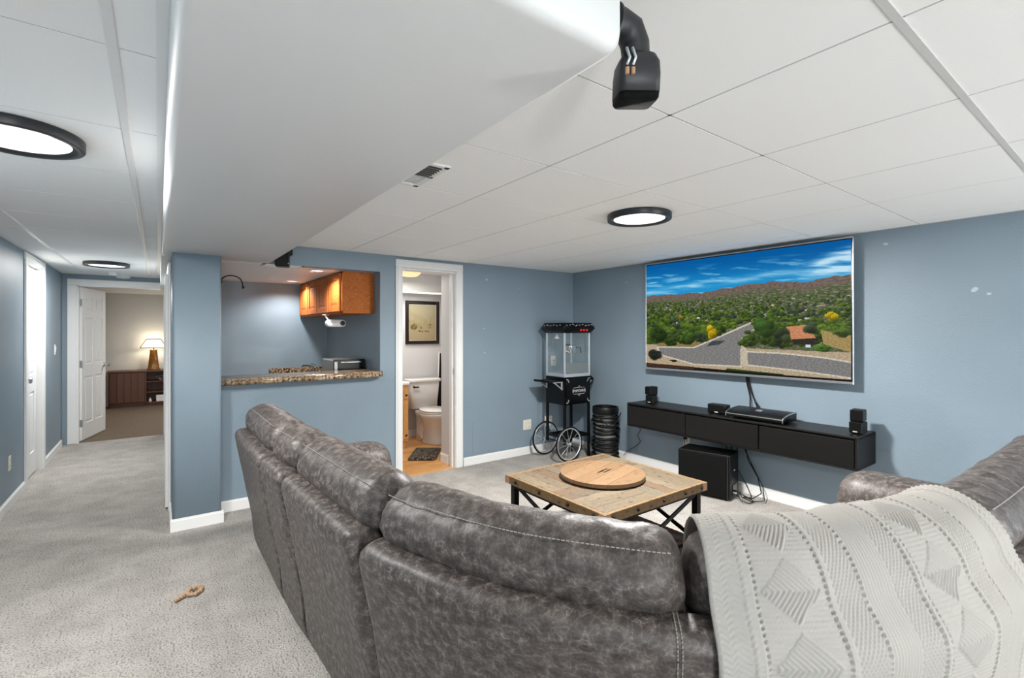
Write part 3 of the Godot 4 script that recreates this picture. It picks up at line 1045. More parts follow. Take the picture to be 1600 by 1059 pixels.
# ---- the knitted throw ------------------------------------------------------------------------------------------------
# u runs across the throw (metres from its left hem), v down its length; the answer is how far the yarn stands out
func knit(u: float, v: float, width: float) -> float:
	var e := minf(u, width - u)
	var x := u
	if e < 0.075:                                        # garter border
		return 0.0014 + 0.0016 * sin(v * 560.0 + 2.2 * sin(u * 190.0)) * absf(sin(e * 260.0)) + (0.002 if e > 0.066 else 0.0)
	x = fmod(u - 0.075, 0.40)
	var h := 0.0
	if x < 0.011 or (x > 0.169 and x < 0.18):            # ridge beside an eyelet row
		h = 0.0030 + 0.0006 * sin(v * 700.0)
	elif x < 0.0165 or (x > 0.1635 and x < 0.169) or (x > 0.250 and x < 0.2555) or (x > 0.3945):
		h = -0.0050 if fmod(v, 0.0115) < 0.0052 else 0.0014
	elif x < 0.161:                                      # cable with slanting ribs
		var q := fmod(v, 0.13) / 0.13
		var cx := (x - 0.09) / 0.07
		var lozenge := absf(cx) + absf(q - 0.5) * 2.0
		if lozenge < 0.92:
			if q > 0.5:
				h = 0.0020 + 0.0022 * sin((x * 0.75 + v * 0.65) * 760.0)
			else:
				h = 0.0020 + 0.0022 * sin((v * 0.75 - x * 0.65) * 760.0)
		else:
			h = 0.0013 * sin(v * 690.0) * absf(sin(x * 420.0))
	elif x < 0.250 or x > 0.340:                         # moss stitch
		var row := floorf(v / 0.0072)
		h = 0.0020 * sin(x * 640.0 + PI * row) * absf(sin(v * PI / 0.0072)) + 0.0004
	else:                                                # plain stocking stitch
		h = 0.0011 * sin(x * 760.0) + 0.0003 * sin(v * 900.0)
	return h

func build_blanket() -> void:
	# the path of the cloth over the back, in (n, y), from the seat side over the headrest and down the outside
	var raw := [Vector2(0.62, 0.502), Vector2(0.50, 0.496), Vector2(0.38, 0.505), Vector2(0.322, 0.56), Vector2(0.312, 0.68), Vector2(0.306, 0.78), Vector2(0.292, 0.86), Vector2(0.266, 0.912), Vector2(0.232, 0.948), Vector2(0.19, 0.968), Vector2(0.15, 0.970), Vector2(0.112, 0.959), Vector2(0.075, 0.934), Vector2(0.045, 0.895), Vector2(0.026, 0.850), Vector2(0.002, 0.815), Vector2(-0.018, 0.772), Vector2(-0.012, 0.70), Vector2(0.002, 0.62), Vector2(0.020, 0.52), Vector2(0.040, 0.42), Vector2(0.065, 0.30)]
	var path := PackedVector2Array()
	var lens := PackedFloat32Array()
	var acc := 0.0
	for i in raw.size() - 1:
		for k in 24:
			var q: Vector2 = raw[i].cubic_interpolate(raw[i + 1], raw[maxi(i - 1, 0)], raw[mini(i + 2, raw.size() - 1)], k / 24.0)
			if path.size():
				acc += q.distance_to(path[-1])
			path.append(q)
			lens.append(acc)
	var s0 := s_at_x(0.849) + 0.035
	var width := s_at_x(1.70) - s0
	var nu := int(width / 0.0026)
	var nv := int(acc / 0.0028)
	var soft := noise(FastNoiseLite.TYPE_SIMPLEX, 2.2, 2, 77)
	var mid: Array = []
	for j in nv + 1:
		var l := acc * j / nv
		var k := clampi(lens.bsearch(l), 1, path.size() - 1)
		var f := (l - lens[k - 1]) / maxf(1e-6, lens[k] - lens[k - 1])
		var p := path[k - 1].lerp(path[k], f)
		var tg := (path[k] - path[k - 1]).normalized()
		mid.append([p, Vector2(tg.y, -tg.x), l])
	var pos := PackedVector3Array()
	var idx := PackedInt32Array()
	var cols := nu + 1
	var layer := (nu + 1) * (nv + 1)
	for side in 2:
		for j in nv + 1:
			var p: Vector2 = mid[j][0]
			var o: Vector2 = mid[j][1]
			if o.dot(p - Vector2(0.2, 0.6)) < 0.0:
				o = -o
			var l: float = mid[j][2]
			# the left hem drifts towards the joint near the crest; the cloth is a little wavy across
			for i in cols:
				var u := width * i / nu
				var drift := (0.010 * sin(l * 5.0) - 0.03 * smoothstep(0.55, 0.2, l)) * (1.0 - u / width)
				var h := knit(u, l, width) if side == 0 else -0.006
				var edge := minf(minf(u, width - u), minf(l, acc - l))
				if edge < 0.004:
					h = -0.003
				h += soft.get_noise_2d(u, l) * 0.008 + 0.004
				pos.append(on_sofa(s0 + u + drift, p.x + o.x * h, p.y + o.y * h))
	for side in 2:
		for j in nv:
			for i in nu:
				var a := side * layer + j * cols + i
				if side == 0:
					idx.append_array([a, a + cols, a + 1, a + 1, a + cols, a + cols + 1])
				else:
					idx.append_array([a, a + 1, a + cols, a + 1, a + cols + 1, a + cols])
	var hem := []
	for i in cols:
		hem.append(i)
	for j in range(1, nv + 1):
		hem.append(j * cols + nu)
	for i in range(nu - 1, -1, -1):
		hem.append(nv * cols + i)
	for j in range(nv - 1, 0, -1):
		hem.append(j * cols)
	for i in hem.size():
		var a: int = hem[i]
		var b: int = hem[(i + 1) % hem.size()]
		idx.append_array([a, b, a + layer, b, b + layer, a + layer])
	var nor := PackedVector3Array()
	nor.resize(pos.size())
	for i in range(0, idx.size(), 3):
		var a := pos[idx[i]]
		var n := (pos[idx[i + 2]] - a).cross(pos[idx[i + 1]] - a)
		for k in 3:
			nor[idx[i + k]] += n
	for i in nor.size():
		nor[i] = nor[i].normalized()
	var arr := []
	arr.resize(Mesh.ARRAY_MAX)
	arr[Mesh.ARRAY_VERTEX] = pos
	arr[Mesh.ARRAY_NORMAL] = nor
	arr[Mesh.ARRAY_INDEX] = idx
	var me := ArrayMesh.new()
	me.add_surface_from_arrays(Mesh.PRIMITIVE_TRIANGLES, arr)
	tag(obj("knitted_throw", me, m.cream_knit), "cream cable-knit throw draped over the back of the sofa", "blanket")

# ---- the coffee table ---------------------------------------------------------------------------------------------------
func build_table() -> void:
	var at := Vector3(2.32, 0, -2.153)
	var t := thing("coffee_table", "square reclaimed wood coffee table with bolted edge boards and black X-braced metal legs", "coffee table", at)
	var H := 0.45
	var w := 0.465
	var d := 0.44
	# four quarters of planks, laid alternately along and across
	for qx in [-1, 1]:
		for qz in [-1, 1]:
			var lengthwise: bool = qx * qz < 0
			for i in 5:
				var sx: float
				var sz: float
				var c: Vector3
				var W := w - 0.022
				var D := d - 0.022
				if lengthwise:
					sx = W - 0.002
					sz = D / 5.0 - 0.002
					c = Vector3(qx * W / 2, H - 0.0125 - rng.randf() * 0.0012, qz * (D / 5.0) * (i + 0.5))
				else:
					sx = W / 5.0 - 0.002
					sz = D - 0.002
					c = Vector3(qx * (W / 5.0) * (i + 0.5), H - 0.0125 - rng.randf() * 0.0012, qz * D / 2)
				var st := S()
				box(st, Vector3.ZERO, Vector3(maxf(sx, sz), 0.025, minf(sx, sz)), 0.0015)
				var p := obj("plank", st, m["plank_%d" % rng.randi_range(0, 4)], t, c)
				if not lengthwise:
					p.rotation.y = PI / 2
	for s in [-1, 1]:
		var st := S()
		box(st, Vector3.ZERO, Vector3(2 * w, 0.052, 0.022), 0.002)
		var e := obj("edge_board", st, m.table_edge, t, Vector3(0, H - 0.026, s * (d - 0.011)))
		for x in [-0.40, -0.20, 0.03, 0.24, 0.41]:
			bolt(e, Vector3(x, 0, s * 0.011), Vector3(0, 0, s))
		st = S()
		box(st, Vector3.ZERO, Vector3(2 * d - 0.044, 0.052, 0.022), 0.002)
		e = obj("edge_board", st, m.table_edge, t, Vector3(s * (w - 0.011), H - 0.026, 0))
		e.rotation.y = PI / 2
		for x in [-0.36, -0.16, 0.09, 0.33]:
			bolt(e, Vector3(x, 0, s * 0.011), Vector3(0, 0, s))
	for sx in [-1, 1]:
		for sz in [-1, 1]:
			var st := S()
			box(st, Vector3.ZERO, Vector3(0.04, H - 0.055, 0.04), 0.002)
			obj("leg", st, m.black_metal, t, Vector3(sx * (w - 0.045), (H - 0.055) / 2, sz * (d - 0.045)))
			st = S()
			box(st, Vector3(sx * (w + 0.0005), H - 0.026, sz * (d - 0.02)), Vector3(0.002, 0.05, 0.045), 0.0005)
			box(st, Vector3(sx * (w - 0.02), H - 0.026, sz * (d + 0.0005)), Vector3(0.045, 0.05, 0.002), 0.0005)
			obj("corner_bracket", st, m.bright_rust, t)
	var st := S()
	for sz in [-1, 1]:
		box(st, Vector3(0, H - 0.065, sz * (d - 0.045)), Vector3(2 * w - 0.13, 0.025, 0.036), 0.002)
		box(st, Vector3(0, 0.075, sz * (d - 0.045)), Vector3(2 * w - 0.13, 0.022, 0.03), 0.002)
	for sx in [-1, 1]:
		box(st, Vector3(sx * (w - 0.045), H - 0.065, 0), Vector3(0.036, 0.025, 2 * d - 0.13), 0.002)
		box(st, Vector3(sx * (w - 0.045), 0.075, 0), Vector3(0.03, 0.022, 2 * d - 0.13), 0.002)
	obj("frame", st, m.black_metal, t)
	for s in [-1, 1]:
		for k in [-1, 1]:
			st = S()
			var hl := w - 0.07
			var hh := (H - 0.16) / 2
			box(st, Vector3(0, 0.23, s * (d - 0.045) + k * 0.006), Vector3(2 * sqrt(hl * hl + hh * hh), 0.026, 0.01), 0.001, Basis(Vector3.BACK, k * atan2(hh, hl)))
			obj("cross_brace", st, m.black_metal, t)
			st = S()
			hl = d - 0.07
			box(st, Vector3(s * (w - 0.045) + k * 0.006, 0.23, 0), Vector3(0.01, 0.026, 2 * sqrt(hl * hl + hh * hh)), 0.001, Basis(Vector3.RIGHT, k * atan2(hh, hl)))
			obj("cross_brace", st, m.black_metal, t)
	for i in 5:
		st = S()
		box(st, Vector3.ZERO, Vector3(2 * w - 0.14, 0.016, 0.145), 0.002)
		obj("shelf_board", st, m.walnut_wood, t, Vector3(0, 0.096, -0.31 + 0.155 * i))
	# barrel-lid turntable lying on the table
	var o := thing("turntable_board", "round pale pine barrel-lid serving board with a dark stamped mark, on the coffee table", "serving board", at + Vector3(0.01, H, -0.02), 0.25)
	st = S()
	lathe(st, [Vector2(0, 0.0), Vector2(0.19, 0.0), Vector2(0.19, 0.012), Vector2(0, 0.012)], 40)
	obj("foot", st, m.walnut_wood, o)
	var R := 0.272
	var edges := [-0.272, -0.165, -0.055, 0.04, 0.15, 0.272]
	for i in 5:
		var poly := PackedVector2Array()
		var a: float = edges[i] + 0.0008
		var b: float = edges[i + 1] - 0.0008
		for k in 15:
			var y := lerpf(a, b, k / 14.0)
			poly.append(Vector2(sqrt(maxf(0, R * R - y * y)), y))
		for k in range(14, -1, -1):
			var y := lerpf(a, b, k / 14.0)
			poly.append(Vector2(-sqrt(maxf(0, R * R - y * y)), y))
		var clean := PackedVector2Array()
		for p in poly:
			if clean.is_empty() or clean[-1].distance_to(p) > 1e-4:
				clean.append(p)
		if clean[0].distance_to(clean[-1]) < 1e-4:
			clean.remove_at(clean.size() - 1)
		st = S()
		prism(st, clean, 0.022, Transform3D(Basis(Vector3.RIGHT, PI / 2), Vector3(0, 0.023, 0)))
		obj("plank", st, m["pine_%d" % (i % 2)], o)
	# the stamp: two short rows of worn black marks, too small to read
	st = S()
	for r in 2:
		var x := -0.03 + r * 0.03
		while x < 0.085:
			var ww := rng.randf_range(0.007, 0.014)
			box(st, Vector3(x, 0.0345, -0.012 + r * 0.026), Vector3(ww, 0.0008, rng.randf_range(0.008, 0.017)), 0.0, Basis(Vector3.UP, rng.randf_range(-0.4, 0.4)))
			x += ww + 0.004
	obj("stamped_mark", st, m.black_plastic, o)

func bolt(e: Node3D, at: Vector3, dir: Vector3) -> void:
	var st := S()
	var y := dir
	var x := Vector3.UP
	var xf := Transform3D(Basis(x, y, x.cross(y)), at)
	lathe(st, [Vector2(0.0125, -0.001), Vector2(0.0125, 0.002), Vector2(0.009, 0.003), Vector2(0.0085, 0.007), Vector2(0.005, 0.009), Vector2(0, 0.0095)], 10, xf)
	obj("bolt", st, m.rust_iron, e)

# ==== the television wall ============================================================================================
func screen_picture() -> ImageTexture:
	var W := 1000
	var H := 580
	var im := Image.create(W, H, false, Image.FORMAT_RGB8)
	var cl := noise(FastNoiseLite.TYPE_SIMPLEX, 1.0, 4, 201)
	var rd := noise(FastNoiseLite.TYPE_SIMPLEX, 1.0, 3, 205)
	var r := RandomNumberGenerator.new()
	r.seed = 77
	for x in W:
		var u := float(x) / W
		var ridge := 0.305 - 0.045 * smoothstep(0.25, 0.75, u) - 0.012 * smoothstep(0.80, 1.0, u) + rd.get_noise_2d(u * 7.0, 3.0) * 0.018 + 0.018 * exp(-pow((u - 0.85) / 0.035, 2))
		for y in H:
			var v := float(y) / H
			var c: Color
			if v < ridge:
				c = Color(0.01, 0.34, 0.60).lerp(Color(0.12, 0.55, 0.78), smoothstep(0.0, 0.28, v + u * -0.03))
				var streak := cl.get_noise_2d(u * 3.2 + v * 5.0, v * 16.0 - u * 3.0)
				var amt := smoothstep(0.12, 0.55, streak) * 0.42 * smoothstep(0.02, 0.15, v)
				amt = maxf(amt, smoothstep(0.05, 0.0, absf(v - (0.262 - 0.09 * u))) * 0.6 * clampf(1.1 - u * 0.6, 0, 1) * (0.75 + streak))
				amt = maxf(amt, smoothstep(0.10, 0.0, absf(v - (0.40 - 0.24 * u)) - 0.05 * smoothstep(0.8, 1.0, u)) * smoothstep(0.72, 0.95, u) * 0.85 * (0.8 + streak))
				amt = maxf(amt, smoothstep(0.03, 0.0, absf(v - 0.16 + 0.05 * (u - 0.17))) * smoothstep(0.10, 0.0, absf(u - 0.18)) * 0.5)
				c = c.lerp(Color(0.80, 0.90, 0.95), clampf(amt, 0, 0.9))
			else:
				var n := rd.get_noise_2d(u * 30.0, v * 60.0)
				var hill := smoothstep(ridge + 0.085, ridge + 0.03, v)
				c = Color(0.30, 0.34, 0.23).lerp(Color(0.45, 0.39, 0.35), hill)
				c = c.lerp(Color(0.30, 0.25, 0.24), clampf(rd.get_noise_2d(u * 50.0 + v * 40.0, v * 50.0) * 1.3, 0, 0.8) * hill)
				c = c.lerp(Color(0.66, 0.62, 0.54), clampf(n * 1.6 - 0.25, 0, 0.6) * (1.0 - hill) * smoothstep(0.0, 0.5, u + 0.2))
			im.set_pixel(x, y, c)
	# houses and trees, far to near
	var spots := []
	for i in 1250:
		spots.append(Vector2(r.randf(), 0.375 + 0.425 * pow(r.randf(), 1.3)))
	spots.sort_custom(func(a, b): return a.y < b.y)
	var roads_done := false
	for p in spots:
		if p.y > 0.56 and not roads_done:
			roads_done = true
			paint_roads(im, rd)
		var size: float = lerpf(5.0, 42.0, pow((p.y - 0.375) / 0.425, 1.0))
		if p.y > 0.50 and (on_road(p) or on_road(p - Vector2(0, 0.04)) or on_road(p + Vector2(0.02, 0.02))):
			continue
		var kind := r.randf()
		if p.y < 0.58 and kind < 0.10:
			var cc: Color = [Color(0.72, 0.71, 0.70), Color(0.55, 0.54, 0.55), Color(0.62, 0.50, 0.42), Color(0.80, 0.79, 0.76)][r.randi() % 4]
			fill(im, p.x * W - size * 0.9, p.y * H - size * 0.28, size * 1.9, size * 0.42, cc)
			continue
		var g := Color(0.17, 0.25, 0.09).lerp(Color(0.34, 0.42, 0.14), r.randf())
		if kind > 0.82:
			g = Color(0.22, 0.26, 0.19)
		blob(im, p.x * W, p.y * H - size * 0.4, size * r.randf_range(0.7, 1.1), size * r.randf_range(0.55, 0.9), g, r)
	# the orange roof, the yellow trees, the dark bush, the lawn strip
	var roof := PackedVector2Array([Vector2(0.752, 0.615), Vector2(0.835, 0.602), Vector2(0.872, 0.70), Vector2(0.775, 0.712)])
	fill_poly(im, roof, Color(0.74, 0.50, 0.36), rd)
	fill_poly(im, PackedVector2Array([Vector2(0.775, 0.713), Vector2(0.872, 0.702), Vector2(0.862, 0.745), Vector2(0.785, 0.752)]), Color(0.17, 0.15, 0.14), rd)
	fill(im, 0.832 * W, 0.752 * H, 20, 12, Color(0.78, 0.82, 0.88))
	fill_poly(im, PackedVector2Array([Vector2(0.89, 0.64), Vector2(1.0, 0.68), Vector2(1.0, 0.80), Vector2(0.90, 0.745)]), Color(0.60, 0.52, 0.33), rd)
	for b in [[0.395, 0.66, 34, 46, Color(0.72, 0.60, 0.08)], [0.93, 0.545, 32, 30, Color(0.72, 0.62, 0.08)], [0.22, 0.52, 18, 16, Color(0.56, 0.42, 0.15)], [0.28, 0.68, 58, 60, Color(0.22, 0.31, 0.13)], [0.66, 0.62, 66, 66, Color(0.20, 0.30, 0.12)], [0.735, 0.68, 48, 62, Color(0.22, 0.27, 0.17)], [0.09, 0.67, 72, 62, Color(0.17, 0.25, 0.10)], [0.585, 0.735, 26, 22, Color(0.23, 0.29, 0.16)], [0.895, 0.775, 40, 26, Color(0.25, 0.38, 0.12)], [0.965, 0.65, 40, 40, Color(0.28, 0.36, 0.14)], [0.05, 0.87, 62, 46, Color(0.14, 0.16, 0.13)], [0.86, 0.62, 44, 44, Color(0.24, 0.29, 0.20)], [0.18, 0.93, 34, 10, Color(0.12, 0.12, 0.12)]]:
		blob(im, b[0] * W, b[1] * H, b[2] * 0.9, b[3] * 0.75, b[4], r)
	fill_poly(im, PackedVector2Array([Vector2(0.48, 0.968), Vector2(0.74, 0.985), Vector2(0.75, 1.0), Vector2(0.47, 0.985)]), Color(0.16, 0.26, 0.08), rd)
	fill_poly(im, PackedVector2Array([Vector2(0.0, 0.965), Vector2(0.30, 0.975), Vector2(0.30, 1.0), Vector2(0.0, 1.0)]), Color(0.25, 0.17, 0.13), rd)
	fill_poly(im, PackedVector2Array([Vector2(0.30, 0.978), Vector2(0.5, 0.985), Vector2(0.75, 0.992), Vector2(1.0, 0.993), Vector2(1.0, 1.0), Vector2(0.3, 1.0)]), Color(0.10, 0.07, 0.05), rd)
	im.generate_mipmaps()
	return ImageTexture.create_from_image(im)

const ROADS := [
	[Vector2(0.60, 0.585), Vector2(0.63, 0.60), Vector2(0.56, 0.70), Vector2(0.545, 0.81), Vector2(0.545, 0.94), Vector2(0.30, 0.945), Vector2(0.10, 0.875), Vector2(0.08, 0.81), Vector2(0.30, 0.805), Vector2(0.40, 0.735), Vector2(0.50, 0.66)],
	[Vector2(0.58, 0.825), Vector2(0.75, 0.83), Vector2(0.90, 0.85), Vector2(1.0, 0.875), Vector2(1.0, 0.975), Vector2(0.80, 0.945), Vector2(0.58, 0.925)],
]

func on_road(p: Vector2) -> bool:
	if p.y > 0.79:
		return true
	for q in ROADS:
		if Geometry2D.is_point_in_polygon(p, PackedVector2Array(q)):
			return true
	return false

func paint_roads(im: Image, n: FastNoiseLite) -> void:
	fill_poly(im, PackedVector2Array([Vector2(0.0, 0.78), Vector2(1.0, 0.80), Vector2(1.0, 1.0), Vector2(0.0, 1.0)]), Color(0.67, 0.60, 0.50), n)
	fill_poly(im, PackedVector2Array([Vector2(0.08, 0.74), Vector2(0.40, 0.70), Vector2(0.30, 0.795), Vector2(0.07, 0.80)]), Color(0.50, 0.44, 0.28), n)
	for q in ROADS:
		var poly := PackedVector2Array(q)
		for e in Geometry2D.offset_polygon(poly, 0.012):
			fill_poly(im, e, Color(0.76, 0.73, 0.67), n)
	for q in ROADS:
		fill_poly(im, PackedVector2Array(q), Color(0.47, 0.465, 0.46), n)
	fill_poly(im, PackedVector2Array([Vector2(0.552, 0.70), Vector2(0.568, 0.71), Vector2(0.585, 0.94), Vector2(0.545, 0.94)]), Color(0.72, 0.68, 0.60), n)
	fill_poly(im, PackedVector2Array([Vector2(0.40, 0.735), Vector2(0.47, 0.73), Vector2(0.44, 0.765), Vector2(0.37, 0.785)]), Color(0.25, 0.26, 0.27), n)

func fill(im: Image, x: float, y: float, w: float, h: float, c: Color) -> void:
	im.fill_rect(Rect2i(int(x), int(y), maxi(1, int(w)), maxi(1, int(h))), c)

func fill_poly(im: Image, poly: PackedVector2Array, c: Color, n: FastNoiseLite) -> void:
	var lo := Vector2(9, 9)
	var hi := Vector2(-9, -9)
	for p in poly:
		lo = lo.min(p)
		hi = hi.max(p)
	var W := im.get_width()
	var H := im.get_height()
	for y in range(maxi(0, int(lo.y * H)), mini(H, int(hi.y * H) + 1)):
		for x in range(maxi(0, int(lo.x * W)), mini(W, int(hi.x * W) + 1)):
			var p := Vector2(float(x) / W, float(y) / H)
			if Geometry2D.is_point_in_polygon(p, poly):
				var k := 1.0 + n.get_noise_2d(p.x * 60.0, p.y * 120.0) * 0.22
				im.set_pixel(x, y, Color(c.r * k, c.g * k, c.b * k))

func blob(im: Image, cx: float, cy: float, rx: float, ry: float, c: Color, r: RandomNumberGenerator) -> void:
	var n := 1 if rx < 5.0 else (4 if rx < 16.0 else 9)
	for i in n:
		var k := 1.0 if n == 1 else r.randf_range(0.38, 0.62)
		var a := r.randf() * TAU
		var q := 0.0 if n == 1 else sqrt(r.randf()) * 0.62
		clump(im, cx + cos(a) * q * rx, cy + sin(a) * q * ry, rx * k, ry * k, c * r.randf_range(0.78, 1.15), r)

func clump(im: Image, cx: float, cy: float, rx: float, ry: float, c: Color, r: RandomNumberGenerator) -> void:
	var W := im.get_width()
	var H := im.get_height()
	for y in range(maxi(0, int(cy - ry)), mini(H, int(cy + ry) + 1)):
		for x in range(maxi(0, int(cx - rx)), mini(W, int(cx + rx) + 1)):
			var d := pow((x - cx) / maxf(rx, 1.0), 2) + pow((y - cy) / maxf(ry, 1.0), 2)
			if d < r.randf_range(0.35, 1.1):
				var lit := 0.92 + 0.45 * (cy - y) / maxf(ry, 1.0) - 0.2 * (x - cx) / maxf(rx, 1.0) + r.randf_range(-0.42, 0.36)
				im.set_pixel(x, y, Color(c.r * lit, c.g * lit, c.b * lit))

func build_tv_wall() -> void:
	# television
	var t := thing("television", "very large wall-mounted flat television showing a wooded suburb under blue sky", "television", Vector3(RIGHT, 1.55, -2.232))
	var z0 := -0.912
	var z1 := 0.912
	var st := S()
	bb(st, -0.085, -0.045, -0.50, 0.50, z0 + 0.02, z1 - 0.02, 0.006)
	bb(st, -0.046, -0.003, -0.25, 0.25, -0.35, 0.35)
	obj("housing", st, m.black_plastic, t)
	st = S()
	bb(st, -0.098, -0.085, 0.520, 0.530, z0, z1, 0.002)
	bb(st, -0.098, -0.085, -0.530, 0.530, z0, z0 + 0.010, 0.002)
	bb(st, -0.098, -0.080, -0.530, 0.530, z1 - 0.009, z1, 0.002)
	bb(st, -0.099, -0.080, -0.535, -0.514, z0, z1, 0.003)
	obj("bezel", st, m.silver, t)
	st = S()
	bb(st, -0.0955, -0.084, -0.516, 0.524, z0 + 0.008, z1 - 0.008)
	obj("panel_border", st, m.black_gloss, t)
	var scr := mat("screen_image", Color(0.01, 0.01, 0.01), 0.5, 0.0, 0.15)
	scr.emission_enabled = true
	scr.emission = Color.WHITE
	scr.emission_operator = BaseMaterial3D.EMISSION_OP_MULTIPLY
	scr.emission_texture = screen_picture()
	scr.emission_energy_multiplier = 0.50
	var a := []
	a.resize(Mesh.ARRAY_MAX)
	var X := -0.0962
	a[Mesh.ARRAY_VERTEX] = PackedVector3Array([Vector3(X, 0.512, z0 + 0.014), Vector3(X, 0.512, z1 - 0.016), Vector3(X, -0.506, z1 - 0.016), Vector3(X, -0.506, z0 + 0.014)])
	a[Mesh.ARRAY_NORMAL] = PackedVector3Array([Vector3.LEFT, Vector3.LEFT, Vector3.LEFT, Vector3.LEFT])
	a[Mesh.ARRAY_TEX_UV] = PackedVector2Array([Vector2(0, 0), Vector2(1, 0), Vector2(1, 1), Vector2(0, 1)])
	a[Mesh.ARRAY_INDEX] = PackedInt32Array([0, 1, 2, 0, 2, 3])
	var me := ArrayMesh.new()
	me.add_surface_from_arrays(Mesh.PRIMITIVE_TRIANGLES, a)
	obj("screen", me, scr, t)
	area_light("screen_glow", Vector3(RIGHT - 0.10, 1.55, -2.232), Vector2(1.78, 1.0), 0.05, Color(0.75, 0.88, 1.0), Vector3(0, PI / 2, 0))
	# wiring behind
	t = tag(cable("television_cable", [[Vector3(4.07, 1.03, -2.13), Vector3(4.075, 0.98, -2.125), Vector3(4.07, 0.90, -2.10), Vector3(4.06, 0.82, -2.06), Vector3(4.05, 0.74, -1.99), Vector3(4.04, 0.70, -1.96)], [Vector3(4.08, 1.03, -2.12), Vector3(4.08, 0.95, -2.11), Vector3(4.075, 0.85, -2.08), Vector3(4.07, 0.76, -2.04), Vector3(4.05, 0.71, -2.05)], [Vector3(4.075, 1.03, -2.14), Vector3(4.08, 0.94, -2.13), Vector3(4.07, 0.84, -2.10), Vector3(4.05, 0.75, -2.09), Vector3(4.04, 0.71, -2.12)]], 0.0055), "bundle of black cables hanging from the television to the silver-edged media console", "cable")
	# floating shelf with three doors
	t = thing("floating_media_shelf", "long black wood-grain wall shelf with three flap doors under the television", "media shelf", Vector3(3.925, 0.575, -2.198))
	st = S()
	bb(st, -0.165, 0.175, 0.095, 0.115, -0.982, 0.982, 0.006)
	obj("top_panel", st, m.black_oak, t)
	st = S()
	bb(st, -0.165, 0.175, -0.115, -0.097, -0.982, 0.982, 0.006)
	bb(st, 0.155, 0.175, -0.10, 0.10, -0.96, 0.96)
	obj("body", st, m.black_oak, t)
	for s in [-1, 1]:
		st = S()
		bb(st, -0.165, 0.175, -0.112, 0.112, s * 0.982 - (0.0 if s < 0 else 0.022), s * 0.982 + (0.022 if s < 0 else 0.0), 0.006)
		obj("end_panel", st, m.black_oak, t)
	for g in [[-0.958, -0.324], [-0.316, 0.319], [0.327, 0.958]]:
		st = S()
		box(st, Vector3.ZERO, Vector3(g[1] - g[0], 0.186, 0.018), 0.002)
		var d := obj("door", st, m.black_oak, t, Vector3(-0.160, -0.004, (g[0] + g[1]) / 2))
		d.rotation.y = PI / 2
	# console with the curved lid
	t = thing("media_console", "low black media console with silver edge trim on the floating shelf", "media console", Vector3(3.90, 0.69, -1.93), 0.0)
	st = S()
	var pr := []
	for z in [-0.222, -0.214, 0.214, 0.222]:
		var k: float = 0.004 if absf(z) > 0.218 else 0.0
		var ring := []
		for q in [Vector2(-0.118, 0.014), Vector2(-0.120, 0.034), Vector2(-0.112, 0.046), Vector2(-0.08, 0.058), Vector2(-0.02, 0.068), Vector2(0.05, 0.073), Vector2(0.115, 0.074), Vector2(0.12, 0.07), Vector2(0.12, 0.014)]:
			ring.append(Vector3(q.x * (1 - k * 2), q.y - k, z))
		pr.append(ring)
	loft(st, pr)
	obj("body", st, m.black_plastic, t)
	st = S()
	for z in [-0.226, 0.222]:
		var poly := PackedVector2Array([Vector2(-0.122, 0.012), Vector2(-0.124, 0.036), Vector2(-0.115, 0.050), Vector2(-0.08, 0.062), Vector2(-0.02, 0.072), Vector2(0.05, 0.077), Vector2(0.118, 0.078), Vector2(0.118, 0.070), Vector2(0.05, 0.069), Vector2(-0.02, 0.064), Vector2(-0.08, 0.053), Vector2(-0.113, 0.040), Vector2(-0.114, 0.012)])
		prism(st, poly, 0.004, Transform3D(Basis(), Vector3(0, 0, z + 0.002)))
	bb(st, -0.124, -0.117, 0.034, 0.041, -0.224, 0.224, 0.002)
	obj("edge_trim", st, m.silver, t)
	st = S()
	slab(st, Vector3(0.0, 0.071, -0.01), Vector3(0.05, 0.004, 0.05), 0.015, 0.001, Basis(Vector3.BACK, 0.11))
	obj("badge", st, m.silver, t)
	for z in [-0.16, 0.16]:
		st = S()
		bb(st, -0.09, 0.09, 0.0, 0.015, z - 0.02, z + 0.02, 0.003)
		obj("foot", st, m.black_rubber, t)
	# small cube speakers, and the centre speaker
	cube_speaker(Vector3(3.90, 0.69, -2.99), "pair of stacked black cube speakers at the far end of the floating shelf", [0.18, -0.25])
	cube_speaker(Vector3(3.91, 0.69, -1.262), "pair of stacked black cube speakers at the near end of the floating shelf", [-0.05, 0.12])
	t = thing("centre_speaker", "low black centre speaker with a pale badge beside the media console on the shelf", "speaker", Vector3(3.90, 0.69, -2.285), 0.06)
	st = S()
	slab(st, Vector3(0.0, 0.042, 0), Vector3(0.09, 0.078, 0.165), 0.012, 0.01)
	bb(st, -0.03, 0.03, 0.0, 0.006, -0.06, 0.06, 0.002)
	obj("cabinet", st, m.black_plastic, t)
	st = S()
	box(st, Vector3(-0.045, 0.043, 0), Vector3(0.008, 0.064, 0.15), 0.003)
	obj("grille", st, m.black_mesh, t)
	badge(t, Vector3(-0.0495, 0.017, 0.0), 0.03)
	# bass module
	t = thing("bass_module", "black bass speaker cabinet standing on the carpet under the floating shelf", "speaker", Vector3(3.815, 0, -2.345), 0.24)
	st = S()
	bb(st, -0.095, 0.15, 0.012, 0.375, -0.215, 0.215, 0.006)
	obj("cabinet", st, m.black_plastic, t)
	st = S()
	box(st, Vector3(-0.103, 0.194, -0.008), Vector3(0.016, 0.345, 0.40), 0.006)
	obj("grille_panel", st, m.black_mesh, t)
	st = S()
	bb(st, -0.112, -0.09, 0.02, 0.37, 0.194, 0.201, 0.002)
	obj("grille_edge", st, m.dark_grey_plastic, t)
